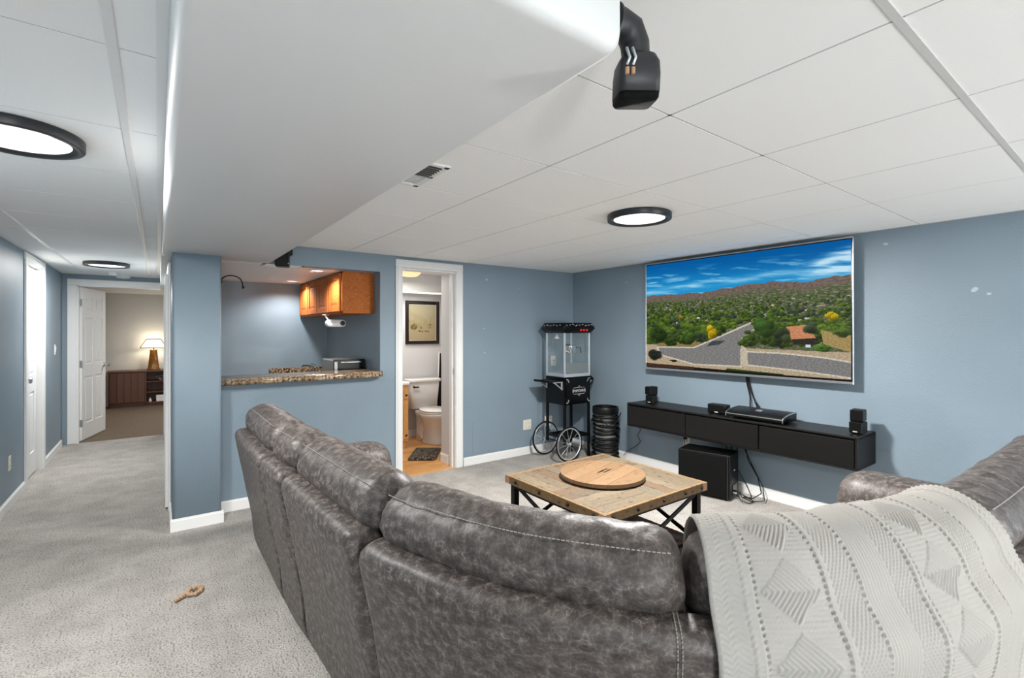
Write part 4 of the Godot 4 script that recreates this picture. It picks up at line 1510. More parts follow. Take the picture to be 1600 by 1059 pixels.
	for q in [[-0.07, -0.18], [0.09, -0.18], [-0.07, 0.18], [0.09, 0.18]]:
		st = S()
		cyl(st, Vector3(q[0], 0, q[1]), Vector3(q[0], 0.014, q[1]), 0.012)
		obj("foot", st, m.black_rubber, t)
	st = S()
	bb(st, -0.03, 0.09, 0.03, 0.12, 0.213, 0.219, 0.002)
	obj("connector_plate", st, m.black_gloss, t)
	for i in 3:
		st = S()
		cyl(st, Vector3(-0.02 + i * 0.03, 0.06, 0.215), Vector3(-0.02 + i * 0.03, 0.058, 0.245), 0.007)
		obj("plug", st, [m.silver, m.black_plastic, m.black_plastic][i], t)
	st = S()
	box(st, Vector3(0.03, 0.235, 0.2165), Vector3(0.034, 0.010, 0.003), 0.001)
	obj("badge", st, m.badge, t)
	tag(cable("speaker_cable", [
		[Vector3(4.06, 0.46, -2.16), Vector3(4.06, 0.36, -2.13), Vector3(4.05, 0.24, -2.06), Vector3(4.02, 0.12, -1.97), Vector3(3.97, 0.02, -1.93), Vector3(3.90, 0.008, -2.0), Vector3(3.88, 0.03, -2.07), Vector3(3.90, 0.06, -2.10)],
		[Vector3(4.07, 0.46, -2.15), Vector3(4.07, 0.30, -2.12), Vector3(4.06, 0.17, -2.03), Vector3(4.04, 0.05, -1.99), Vector3(3.97, 0.01, -2.03), Vector3(3.92, 0.02, -2.08)],
		[Vector3(4.00, 0.008, -2.12), Vector3(3.95, 0.009, -2.03), Vector3(3.90, 0.012, -1.98), Vector3(3.84, 0.009, -1.99), Vector3(3.82, 0.02, -2.04), Vector3(3.85, 0.05, -2.10)],
		[Vector3(4.05, 0.20, -2.20), Vector3(4.04, 0.10, -2.12), Vector3(4.0, 0.012, -2.05), Vector3(3.95, 0.01, -2.06), Vector3(3.93, 0.04, -2.1)]], 0.004), "tangle of black cables on the carpet beside the bass speaker", "cable")
	tag(cable("shelf_cable", [[Vector3(4.085, 0.46, -2.30), Vector3(4.085, 0.42, -2.305), Vector3(4.08, 0.36, -2.32), Vector3(4.07, 0.28, -2.33)], [Vector3(4.088, 0.46, -2.26), Vector3(4.088, 0.40, -2.27), Vector3(4.08, 0.30, -2.28)], [Vector3(4.085, 0.46, -2.21), Vector3(4.085, 0.40, -2.22), Vector3(4.08, 0.28, -2.23)]], 0.004), "short black cables dropping from the shelf behind the bass speaker", "cable")
	var o := outlet("wall_outlet", "white wall outlet with a black plug under the floating shelf", Vector3(RIGHT, 0.355, -2.73), -PI / 2)
	st = S()
	box(st, Vector3(-0.006, 0.022, 0.02), Vector3(0.03, 0.032, 0.03), 0.005)
	tube(st, [Vector3(-0.006, 0.01, 0.032), Vector3(-0.004, -0.02, 0.036), Vector3(0.004, -0.07, 0.03), Vector3(0.012, -0.14, 0.025)], 0.004)
	obj("plug", st, m.black_plastic, o)

func cable(called: String, runs: Array, r: float) -> Node3D:
	var st := S()
	for run in runs:
		var c := Curve3D.new()
		for i in run.size():
			var d: Vector3 = (run[mini(i + 1, run.size() - 1)] - run[maxi(i - 1, 0)]) / 6.0
			c.add_point(run[i], -d, d)
		var pts := []
		var L := c.get_baked_length()
		var n := maxi(8, int(L / 0.015))
		for i in n + 1:
			pts.append(c.sample_baked(L * i / n))
		tube(st, pts, r, 6)
	return obj(called, st, m.black_rubber)

func badge(t: Node3D, at: Vector3, w: float) -> void:
	var st := S()
	box(st, at, Vector3(0.002, 0.008, w), 0.0008)
	obj("badge", st, m.badge, t)

func cube_speaker(at: Vector3, label: String, turns: Array) -> void:
	var t := thing("cube_speaker", label, "speaker", at, 0.0, "shelf cube speakers")
	for i in 2:
		var b := Basis(Vector3.UP, turns[i])
		var y := 0.045 + i * 0.083
		var st := S()
		box(st, Vector3(0, y, 0), Vector3(0.095, 0.080, 0.080), 0.006, b)
		var c := obj("cabinet", st, m.black_plastic, t)
		st = S()
		box(st, Vector3(0, y, 0) + b * Vector3(-0.048, 0, 0), Vector3(0.006, 0.070, 0.070), 0.002, b)
		obj("grille", st, m.black_mesh, c)
		if i == 0:
			st = S()
			box(st, Vector3(0, y - 0.026, 0) + b * Vector3(-0.0515, 0, 0), Vector3(0.002, 0.008, 0.026), 0.0006, b)
			obj("badge", st, m.badge, t)
	var st2 := S()
	cyl(st2, Vector3(0, 0, 0), Vector3(0, 0.008, 0), 0.03, 20)
	obj("foot", st2, m.black_plastic, t)

func outlet(called: String, label: String, at: Vector3, turn: float, wide := false) -> Node3D:
	var t := thing(called, label, "outlet", at, turn)
	var w := 0.116 if wide else 0.072
	var st := S()
	box(st, Vector3(0, 0, 0.003), Vector3(w, 0.115, 0.006), 0.0025)
	obj("cover_plate", st, m.ivory_plastic, t)
	for x in ([-0.024, 0.024] if wide else [0.0]):
		for y in [-0.022, 0.022]:
			st = S()
			slab(st, Vector3(x, y, 0.006), Vector3(0.034, 0.004, 0.028), 0.012, 0.001, Basis(Vector3.RIGHT, PI / 2))
			var f := obj("receptacle", st, m.ivory_plastic, t)
			st = S()
			for q in [-0.006, 0.006]:
				box(st, Vector3(x + q, y + 0.003, 0.0082), Vector3(0.002, 0.008, 0.0006))
			obj("slot", st, m.black_plastic, f)
	return t

# ==== the popcorn cart ===============================================================================================
func build_popcorn_cart() -> void:
	var t := thing("popcorn_cart", "black popcorn machine on a two-wheeled cart with a glass case, in the room corner", "popcorn cart", Vector3(3.715, 0, -3.985))
	var hx := 0.195
	var hz := 0.155
	var st := S()
	bb(st, -hx, hx, 0.60, 0.90, -hz, hz, 0.004)
	obj("cabinet", st, m.black_gloss, t)
	# front door with the printed panel
	st = S()
	bb(st, -hx + 0.012, hx - 0.012, 0.612, 0.888, hz, hz + 0.010, 0.002)
	var door := obj("door", st, m.black_gloss, t)
	st = S()
	for y in [0.655, 0.835]:
		bb(st, -hx + 0.006, -hx + 0.036, y - 0.018, y + 0.018, hz + 0.009, hz + 0.013, 0.001)
	obj("hinge", st, m.black_metal, door)
	for c in [[-1, -1], [1, -1], [-1, 1], [1, 1]]:
		st = S()
		for k in 5:
			var a := PI / 2 * k / 4
			box(st, Vector3(c[0] * (0.172 - 0.030 * sin(a)), 0.75 + c[1] * (0.128 - 0.030 * (1 - cos(a))), hz + 0.0105), Vector3(0.012, 0.006, 0.0015), 0.0, Basis(Vector3.BACK, -c[0] * c[1] * (PI / 2 - a) * 0.8))
		obj("corner_ornament", st, m.badge, door)
	# the word and its scroll
	var tm := TextMesh.new()
	tm.text = "POPCORN"
	var sf := SystemFont.new()
	sf.font_names = PackedStringArray(["Droid Serif"])
	sf.font_weight = 700
	tm.font = sf
	tm.font_size = 48
	tm.pixel_size = 0.00078
	tm.depth = 0.002
	obj("lettering", tm, m.badge, door, Vector3(0.012, 0.747, hz + 0.0110))
	st = S()
	for s in [-1, 1]:
		for k in 12:
			var x := -0.075 + 0.15 * k / 11.0
			if absf(x) < 0.016:
				continue
			box(st, Vector3(x + 0.012, 0.747 + s * (0.036 - 0.06 * absf(x) * 0.5), hz + 0.0108), Vector3(0.011, 0.004, 0.0015), 0.0, Basis(Vector3.BACK, s * -0.2 * signf(x)))
		torus(st, Vector3(0.012, 0.747 + s * 0.042, hz + 0.011), Basis(Vector3.RIGHT, PI / 2), 0.012, 0.0016, 16, 5)
		var arc := []
		for k in 9:
			var a := -1.1 + 2.2 * k / 8
			arc.append(Vector3(0.012 + s * (0.083 + 0.012 * cos(a)), 0.747 + 0.028 * sin(a), hz + 0.011))
		tube(st, arc, 0.0018, 5)
	obj("scroll_ornament", st, m.badge, door)
	# legs and lower frame: wheels at the left end, feet at the right
	for x in [-1, 1]:
		for z in [-1, 1]:
			st = S()
			var y0 := 0.0 if x > 0 else 0.17
			bb(st, x * (hx - 0.014) - 0.013, x * (hx - 0.014) + 0.013, y0, 0.602, z * (hz - 0.014) - 0.013, z * (hz - 0.014) + 0.013, 0.002)
			obj("leg", st, m.black_metal, t)
	st = S()
	bb(st, -hx, hx, 0.235, 0.255, -hz, -hz + 0.022, 0.002)
	bb(st, -hx, hx, 0.235, 0.255, hz - 0.022, hz, 0.002)
	bb(st, -hx, -hx + 0.022, 0.235, 0.255, -hz, hz, 0.002)
	bb(st, hx - 0.022, hx, 0.235, 0.255, -hz, hz, 0.002)
	bb(st, -hx + 0.01, hx - 0.01, 0.232, 0.238, -hz + 0.01, hz - 0.01)
	obj("lower_shelf", st, m.black_metal, t)
	st = S()
	cyl(st, Vector3(-0.168, 0.19, -0.21), Vector3(-0.168, 0.19, 0.21), 0.007)
	obj("axle", st, m.black_metal, t)
	for z in [-0.19, 0.20]:
		var hub := Vector3(-0.168, 0.19, z)
		var ax := Basis(Vector3.RIGHT, PI / 2)
		st = S()
		torus(st, hub, ax, 0.180, 0.010, 48, 8)
		var w := obj("wheel", st, m.black_rubber, t)
		st = S()
		torus(st, hub, ax, 0.167, 0.008, 48, 6)
		obj("wheel_rim", st, m.aluminium, w)
		for k in 12:
			var a := TAU * k / 12 + 0.2
			st = S()
			cyl(st, hub + Vector3(cos(a) * 0.018, sin(a) * 0.018, 0.010 * (1 if k % 2 else -1)), hub + Vector3(cos(a) * 0.168, sin(a) * 0.168, 0), 0.0018, 5)
			obj("spoke", st, m.aluminium, w)
		st = S()
		cyl(st, hub + Vector3(0, 0, -0.016), hub + Vector3(0, 0, 0.016), 0.018, 16)
		cyl(st, hub + Vector3(0, 0, 0.016), hub + Vector3(0, 0, 0.022), 0.010, 12)
		obj("hub", st, m.chrome, w)
	# folding side tray and the handle at the other end
	st = S()
	bb(st, -hx - 0.19, -hx, 0.855, 0.862, -hz + 0.02, hz - 0.02, 0.002)
	bb(st, -hx - 0.19, -hx - 0.184, 0.850, 0.874, -hz + 0.02, hz - 0.02, 0.001)
	obj("side_tray", st, m.black_metal, t)
	st = S()
	for z in [-hz + 0.03, hz - 0.03]:
		box(st, Vector3(-hx - 0.012, 0.81, z), Vector3(0.012, 0.09, 0.016), 0.001)
		cyl(st, Vector3(-hx - 0.01, 0.772, z), Vector3(-hx - 0.13, 0.855, z), 0.006)
		box(st, Vector3(-hx - 0.07, 0.849, z), Vector3(0.13, 0.008, 0.014), 0.001)
	obj("tray_bracket", st, m.aluminium, t)
	st = S()
	for z in [-0.11, 0.11]:
		tube(st, [Vector3(hx, 0.90, z), Vector3(hx + 0.06, 0.885, z), Vector3(hx + 0.095, 0.855, z), Vector3(hx + 0.075, 0.815, z), Vector3(hx, 0.77, z)], 0.009)
		tube(st, [Vector3(hx, 0.875, z), Vector3(hx + 0.035, 0.855, z), Vector3(hx + 0.02, 0.82, z), Vector3(hx, 0.81, z)], 0.006)
	cyl(st, Vector3(hx + 0.095, 0.855, -0.11), Vector3(hx + 0.095, 0.855, 0.11), 0.011)
	obj("push_handle", st, m.black_metal, t)
	# the glass case
	st = S()
	bb(st, -hx, hx, 0.90, 0.935, -hz, hz, 0.003)
	obj("case_floor", st, m.aluminium, t)
	for x in [-1, 1]:
		for z in [-1, 1]:
			st = S()
			bb(st, x * (hx - 0.009) - 0.009, x * (hx - 0.009) + 0.009, 0.93, 1.385, z * (hz - 0.009) - 0.009, z * (hz - 0.009) + 0.009, 0.002)
			obj("corner_post", st, m.aluminium, t)
	for p in [[-hx + 0.018, hx - 0.018, hz - 0.011, hz - 0.008], [-hx + 0.018, hx - 0.018, -hz + 0.008, -hz + 0.011]]:
		st = S()
		bb(st, p[0], p[1], 0.935, 1.38, p[2], p[3])
		obj("glass_pane", st, m.clear_glass, t)
	for x in [-1, 1]:
		st = S()
		bb(st, x * (hx - 0.0095) - 0.0015, x * (hx - 0.0095) + 0.0015, 0.935, 1.38, -hz + 0.018, hz - 0.018)
		obj("glass_pane", st, m.clear_glass, t)
	st = S()
	bb(st, -hx + 0.02, hx - 0.02, 0.94, 1.055, hz - 0.024, hz - 0.014, 0.002)
	obj("lower_door_panel", st, m.brushed_steel, t)
	# kettle, its hanger, the warming lamp
	st = S()
	lathe(st, [Vector2(0, 0), Vector2(0.070, 0.0), Vector2(0.078, 0.012), Vector2(0.078, 0.080), Vector2(0.072, 0.086), Vector2(0, 0.088)], 32, Transform3D(Basis(), Vector3(0.02, 1.155, 0.0)))
	var k := obj("kettle", st, m.chrome, t)
	st = S()
	cyl(st, Vector3(0.09, 1.22, 0.02), Vector3(0.145, 1.215, 0.05), 0.008)
	cyl(st, Vector3(0.145, 1.218, 0.05), Vector3(0.15, 1.15, 0.055), 0.008)
	cyl(st, Vector3(-0.06, 1.245, 0.01), Vector3(0.02, 1.25, 0.01), 0.010)
	obj("kettle_handle", st, m.black_plastic, k)
	st = S()
	for x in [-0.03, 0.075]:
		bb(st, x - 0.010, x + 0.010, 1.235, 1.39, -0.035, -0.02, 0.002)
	cyl(st, Vector3(-0.03, 1.08, -0.02), Vector3(-0.03, 1.39, -0.02), 0.009)
	obj("kettle_hanger", st, m.chrome, t)
	st = S()
	lathe(st, [Vector2(0.006, 0.055), Vector2(0.012, 0.045), Vector2(0.030, 0.0), Vector2(0.026, 0.002), Vector2(0.0, 0.03)], 20, Transform3D(Basis(), Vector3(-0.12, 1.315, -0.05)))
	obj("warming_lamp", st, m.white_plastic, t)
	# canopy: flares out to a peak line, then in again
	st = S()
	var rings := []
	for q in [[1.378, 0.0, 0.0], [1.382, 0.006, 0.006], [1.432, 0.042, 0.042], [1.488, 0.016, 0.016], [1.492, 0.010, 0.010]]:
		var ring := []
		for c in rrect(2 * (hx + q[1]), 2 * (hz + q[2]), 0.012, 2):
			ring.append(Vector3(c.x, q[0], c.y))
		rings.append(ring)
	for i in rings.size() - 1:
		var s2 := S()
		loft(s2, [rings[i], rings[i + 1]])
		st.append_from(done(s2), 0, Transform3D())
	obj("canopy", st.commit(), m.black_gloss, t)
	st = S()
	for i in 9:
		var x := -0.19 + i * 0.047
		box(st, Vector3(x, 1.462 + (i % 3) * 0.005, hz + 0.032), Vector3(rng.randf_range(0.014, 0.034), 0.006, 0.002), 0.0, Basis(Vector3.BACK, rng.randf_range(-0.5, 0.5)) * Basis(Vector3.RIGHT, -0.44))
	for i in 6:
		var z := -0.14 + i * 0.052
		box(st, Vector3(-hx - 0.032, 1.460 + (i % 2) * 0.006, z), Vector3(0.002, 0.006, rng.randf_range(0.014, 0.034)), 0.0, Basis(Vector3.RIGHT, rng.randf_range(-0.4, 0.4)) * Basis(Vector3.BACK, -0.44))
	obj("canopy_ornament", st, m.badge, t)
	for i in 3:
		st = S()
		box(st, Vector3(0.02 + i * 0.045, 1.412, hz + 0.032), Vector3(0.026, 0.020, 0.008), 0.002, Basis(Vector3.RIGHT, 0.6))
		obj("rocker_switch", st, m.red_light, t)

func build_coil_tower() -> void:
	var t := thing("coiled_tube_tower", "knee-high black stack of coiled ribbed tubing standing beside the popcorn cart", "coiled tubing", Vector3(3.93, 0, -3.62))
	var st := S()
	lathe(st, [Vector2(0.115, 0.0), Vector2(0.115, 0.50)], 28)
	obj("core", st, m.mid_grey_plastic, t)
	var y := 0.027
	for i in 11:
		st = S()
		var off := Vector3(rng.randf_range(-0.024, 0.024), y, rng.randf_range(-0.018, 0.018))
		var tilt := Basis(Vector3(rng.randf_range(-1, 1), 0, rng.randf_range(-1, 1)).normalized(), rng.randf_range(-0.03, 0.03))
		var pts := []
		for k in 40:
			var a := TAU * k / 40
			var R := 0.132 + 0.006 * sin(a * 3.0 + i)
			pts.append(off + tilt * Vector3(cos(a) * R, 0, sin(a) * R))
		var rr := []
		for k in 40:
			rr.append(0.0145 + 0.002 * sin(k * 0.8))
		tube(st, pts, rr, 10, true)
		obj("tube_coil", st, m.black_plastic, t)
		y += 0.0445
	st = S()
	lathe(st, [Vector2(0.11, 0.505), Vector2(0.138, 0.505), Vector2(0.142, 0.512), Vector2(0.140, 0.572), Vector2(0.136, 0.580), Vector2(0.128, 0.580), Vector2(0.126, 0.52), Vector2(0.0, 0.518)], 32)
	obj("top_collar", st, m.black_plastic, t)
	st = S()
	tube(st, [Vector3(-0.16, 0.50, 0.02), Vector3(-0.11, 0.40, 0.14), Vector3(0.0, 0.44, 0.165), Vector3(0.09, 0.52, 0.14)], 0.006, 6)
	obj("strap", st, m.black_rubber, t)
	tag(cable("wall_lead", [[Vector3(4.08, 0.42, -3.30), Vector3(4.085, 0.36, -3.27), Vector3(4.08, 0.30, -3.31), Vector3(4.085, 0.24, -3.27), Vector3(4.08, 0.18, -3.33), Vector3(4.06, 0.12, -3.42), Vector3(4.04, 0.06, -3.46)]], 0.003), "thin dark lead hanging on the wall between coiled tubing and floating shelf", "cable")

# ==== the bar ========================================================================================================
func raised_door(called: String, w: float, h: float, mt: Material, parent: Node3D, at: Vector3, turn: float, knob := true) -> void:
	var st := S()
	var r := minf(0.058, w * 0.2)
	for s in [-1, 1]:
		box(st, Vector3(s * (w / 2 - r / 2), 0, 0), Vector3(r, h, 0.019), 0.003)
		box(st, Vector3(0, s * (h / 2 - r / 2), 0), Vector3(w - 2 * r + 0.002, r, 0.019), 0.003)
	var d := obj(called, st, mt, parent, at)
	d.rotation.y = turn
	st = S()
	var a := Vector2(w / 2 - r - 0.001, h / 2 - r - 0.001)
	var b := a - Vector2(0.028, 0.028)
	var ring := func(q: Vector2, z: float) -> Array: return [Vector3(-q.x, -q.y, z), Vector3(q.x, -q.y, z), Vector3(q.x, q.y, z), Vector3(-q.x, q.y, z)]
	var r0: Array = ring.call(a, 0.0005)
	var r1: Array = ring.call(b, 0.0075)
	for k in 4:
		face(st, [r0[k], r0[(k + 1) % 4], r1[(k + 1) % 4], r1[k]], Vector3(0, 0, 1))
	face(st, r1.duplicate(), Vector3(0, 0, 1))
	face(st, ring.call(a, -0.006), Vector3(0, 0, -1))
	obj("raised_panel", st, mt, d)
	if knob:
		st = S()
		lathe(st, [Vector2(0.006, 0), Vector2(0.005, 0.012), Vector2(0.012, 0.018), Vector2(0.012, 0.024), Vector2(0, 0.027)], 14, Transform3D(Basis(Vector3.RIGHT, PI / 2), Vector3(w / 2 - 0.03, -h / 2 + 0.05, 0.0095)))
		obj("knob", st, m.bronze, d)

func build_bar() -> void:
	# granite bar top with a rounded front edge
	var st := S()
	var prof := []
	for a in 9:
		var t := -PI / 2 + PI * a / 8
		prof.append(Vector2(-4.215 + cos(t) * 0.018, 1.011 + sin(t) * 0.025))
	prof.append(Vector2(-4.56, 1.036))
	prof.append(Vector2(-4.56, 0.986))
	var rings := []
	for x in [0.376, 1.60, 1.652]:
		rings.append(prof.map(func(p): return Vector3(x, p.y, p.x if x < 1.65 or p.x < BACK else lerpf(p.x, BACK, 0.35))))
	loft(st, rings)
	tag(obj("granite_bar_counter", st, m.granite), "speckled granite slab on top of the blue half wall of the bar", "counter")
	# back counter and return under the cabinets
	st = S()
	bb(st, 0.39, 1.654, 0.84, 0.875, -6.045, -5.45, 0.004)
	bb(st, 1.02, 1.654, 0.875, 0.975, -6.047, -6.022, 0.004)
	tag(obj("back_counter", st, m.granite), "granite counter with a short backsplash along the bar back wall", "counter")
	st = S()
	bb(st, 1.10, 1.654, 0.885, 0.92, -5.44, -4.60, 0.004)
	tag(obj("side_counter", st, m.granite), "granite counter under the toaster oven", "counter")
	for q in [[0.42, 1.64, -6.03, -5.50, "plain lower cabinet under the bar back counter", 0.84], [1.14, 1.64, -5.43, -4.62, "plain lower cabinet under the toaster oven counter", 0.885]]:
		var c := thing("base_cabinet", q[4], "cabinet", Vector3((q[0] + q[1]) / 2, 0, (q[2] + q[3]) / 2))
		st = S()
		bb(st, -(q[1] - q[0]) / 2, (q[1] - q[0]) / 2, 0, q[5], -(q[3] - q[2]) / 2, (q[3] - q[2]) / 2, 0.003)
		obj("body", st, m.cherry_wood, c)
	# wall cabinets, four doors facing left
	var t := thing("wall_cabinet", "cherry wood wall cabinet with four raised-panel doors over the bar", "cabinet", Vector3(1.506, 1.755, -5.25))
	st = S()
	bb(st, -0.145, 0.148, -0.19, 0.192, -0.788, 0.788, 0.002)
	obj("body", st, m.cherry_wood, t)
	st = S()
	bb(st, -0.153, -0.143, -0.192, -0.168, -0.79, 0.79, 0.001)
	bb(st, -0.153, -0.143, 0.172, 0.194, -0.79, 0.79, 0.001)
	for z in [-0.79, -0.40, -0.01, 0.38, 0.765]:
		bb(st, -0.153, -0.143, -0.192, 0.194, z, z + 0.025, 0.001)
	obj("face_frame", st, m.cherry_wood, t)
	for i in 4:
		raised_door("door", 0.366, 0.35, m.cherry_wood, t, Vector3(-0.163, 0.002, -0.582 + i * 0.389), -PI / 2, false)
	# white can opener slung under the cabinet
	t = thing("under_cabinet_opener", "white oval under-cabinet appliance with a dark dial, hanging below the cherry cabinet", "appliance", Vector3(1.44, 1.565, -4.98))
	st = S()
	tube(st, [Vector3(-0.10, 0.0, 0.0), Vector3(-0.085, -0.03, 0.01), Vector3(-0.06, -0.06, 0.02)], 0.008, 8)
	bb(st, -0.12, -0.06, -0.006, 0.0, -0.03, 0.03, 0.002)
	obj("bracket", st, m.white_plastic, t)
	st = S()
	slab(st, Vector3(0.0, -0.085, 0.02), Vector3(0.19, 0.10, 0.075), 0.036, 0.02, Basis(Vector3.RIGHT, PI / 2))
	obj("body", st, m.white_plastic, t)
	st = S()
	lathe(st, [Vector2(0, 0), Vector2(0.024, 0), Vector2(0.024, 0.006), Vector2(0.016, 0.010), Vector2(0, 0.010)], 20, Transform3D(Basis(Vector3.RIGHT, PI / 2), Vector3(0.055, -0.085, 0.068)))
	obj("dial", st, m.dark_grey_plastic, t)
	# toaster oven
	t = thing("toaster_oven", "black toaster oven with a glass door on the counter behind the bar top", "toaster oven", Vector3(1.482, 0.92, -4.86))
	st = S()
	bb(st, -0.145, 0.15, 0.016, 0.206, -0.20, 0.195, 0.008)
	obj("housing", st, m.brushed_steel, t)
	st = S()
	bb(st, -0.147, 0.152, 0.014, 0.208, 0.188, 0.208, 0.004)
	obj("front_frame", st, m.black_gloss, t)
	st = S()
	bb(st, -0.105, 0.125, 0.04, 0.18, 0.206, 0.212, 0.002)
	var gd := obj("door", st, m.black_gloss, t)
	st = S()
	cyl(st, Vector3(-0.085, 0.183, 0.228), Vector3(0.105, 0.183, 0.228), 0.006)
	for x in [-0.075, 0.095]:
		cyl(st, Vector3(x, 0.183, 0.208), Vector3(x, 0.183, 0.228), 0.005)
	obj("handle", st, m.silver, gd)
	st = S()
	bb(st, -0.142, -0.112, 0.03, 0.19, 0.207, 0.211, 0.002)
	obj("side_trim", st, m.brushed_steel, t)
	for x in [-0.12, 0.12]:
		for z in [-0.16, 0.16]:
			st = S()
			cyl(st, Vector3(x, 0, z), Vector3(x, 0.017, z), 0.012)
			obj("foot", st, m.black_rubber, t)
	# faucet over the back counter
	t = thing("bar_faucet", "chrome faucet with a long low spout at the bar sink", "faucet", Vector3(1.47, 0.875, -5.90))
	st = S()
	cyl(st, Vector3(0, 0, 0), Vector3(0, 0.10, 0), 0.02, 16, 0.016)
	obj("base", st, m.chrome, t)
	st = S()
	tube(st, [Vector3(0, 0.09, 0), Vector3(-0.03, 0.115, 0.03), Vector3(-0.10, 0.13, 0.08), Vector3(-0.15, 0.135, 0.11), Vector3(-0.165, 0.12, 0.12)], [0.014, 0.013, 0.011, 0.010, 0.010], 10)
	obj("spout", st, m.chrome, t)
	st = S()
	tube(st, [Vector3(0, 0.10, 0), Vector3(0.02, 0.125, 0), Vector3(-0.04, 0.15, 0.02)], 0.006, 8)
	obj("lever", st, m.chrome, t)
	# gooseneck on the pier
	t = thing("gooseneck_lamp", "thin black gooseneck arm curling from the pier over the bar", "lamp", Vector3(0.374, 1.76, -4.20))
	st = S()
	lathe(st, [Vector2(0, 0), Vector2(0.014, 0), Vector2(0.012, 0.012), Vector2(0, 0.012)], 16, Transform3D(Basis(Vector3.BACK, -PI / 2), Vector3(0, 0.012, 0)))
	obj("wall_mount", st, m.black_metal, t)
	st = S()
	var g := []
	for i in 15:
		var a := PI * 0.98 - i * 0.215
		g.append(Vector3(0.082 + cos(a) * 0.078, 0.008 + sin(a) * 0.058 + (0.0 if i < 12 else -(i - 11) * 0.006), -0.006 * i))
	tube(st, g, 0.0045, 8)
	obj("neck", st, m.black_metal, t)
	st = S()
	var e: Vector3 = g[-1]
	cyl(st, e, e + Vector3(0.006, -0.018, -0.004), 0.007, 10, 0.010)
	obj("tip", st, m.black_metal, t)
	# speakers fixed to the soffit side
	wall_speaker(Vector3(0.74, 1.985, -0.675), 1.0, "black cube speaker on a curved bracket at the near end of the soffit")
	t = thing("soffit_speaker", "small black speaker on a bracket at the far end of the soffit above the bar", "speaker", Vector3(0.74, 2.02, -4.14), 0.0, "soffit speakers")
	st = S()
	bb(st, 0.0, 0.135, -0.01, 0.075, -0.13, -0.03, 0.006)
	obj("bracket", st, m.black_plastic, t)
	st = S()
	box(st, Vector3(0.055, -0.055, -0.02), Vector3(0.10, 0.11, 0.10), 0.008, Basis(Vector3.UP, -0.3))
	obj("cabinet", st, m.black_plastic, t)
	st = S()
	box(st, Vector3(0.075, -0.085, 0.033), Vector3(0.03, 0.010, 0.004), 0.001, Basis(Vector3.UP, -0.3))
	obj("badge", st, m.badge, t)

func wall_speaker(at: Vector3, k: float, label: String) -> void:
	var t := thing("soffit_speaker", label, "speaker", at, 0.0, "soffit speakers")
	var st := S()
	# bracket: a stubby rounded arm that rises along the soffit and turns out
	tube(st, [Vector3(0.0, 0.045, 0.0), Vector3(0.03, 0.052, 0.004), Vector3(0.058, 0.046, 0.008), Vector3(0.072, 0.02, 0.010), Vector3(0.076, -0.015, 0.010)], [0.030, 0.031, 0.031, 0.030, 0.029], 16)
	obj("bracket", st, m.dark_grey_plastic, t)
	st = S()
	cyl(st, Vector3(0, 0.045, 0), Vector3(0.006, 0.045, 0), 0.042, 20)
	obj("mounting_plate", st, m.dark_grey_plastic, t)
	# cabinet: rounded over at the back, pointed grille end turned down into the room
	var b := Basis(Vector3.UP, -0.62) * Basis(Vector3.RIGHT, 0.16)
	var o := Vector3(0.078, -0.048, 0.008)
	st = S()
	var rings := []
	for q in [[0.046, 0.58], [0.040, 0.78], [0.024, 0.95], [0.0, 1.0], [-0.036, 1.0]]:
		var ring := []
		for c in rrect(0.086 * q[1], 0.086 * q[1], 0.014, 3):
			ring.append(o + b * Vector3(c.x, q[0], c.y))
		rings.append(ring)
	loft(st, rings)
	obj("cabinet", st, m.dark_grey_plastic, t)
	st = S()
	rings = []
	for q in [[-0.037, 1.0], [-0.046, 0.99], [-0.052, 0.90]]:
		var ring := []
		for c in rrect(0.084 * q[1], 0.084 * q[1], 0.012, 3):
			ring.append(o + b * Vector3(c.x, q[0], c.y))
		rings.append(ring)
	loft(st, rings)
	obj("grille", st, m.black_mesh, t)
	st = S()
	for i in 2:
		var p := o + b * Vector3(-0.030 + i * 0.012, 0.012, 0.044)
		tube(st, [p + b * Vector3(0, 0.035, -0.01), p + b * Vector3(0.003, 0.01, 0.008), p], 0.003, 6)
	obj("speaker_wire", st, m.aluminium, t)
	st = S()
	for i in 2:
		var p := o + b * Vector3(-0.030 + i * 0.012, 0.006, 0.045)
		cyl(st, p, p + b * Vector3(0, -0.014, 0.002), 0.0045, 8)
	obj("wire_tip", st, m.bright_rust, t)

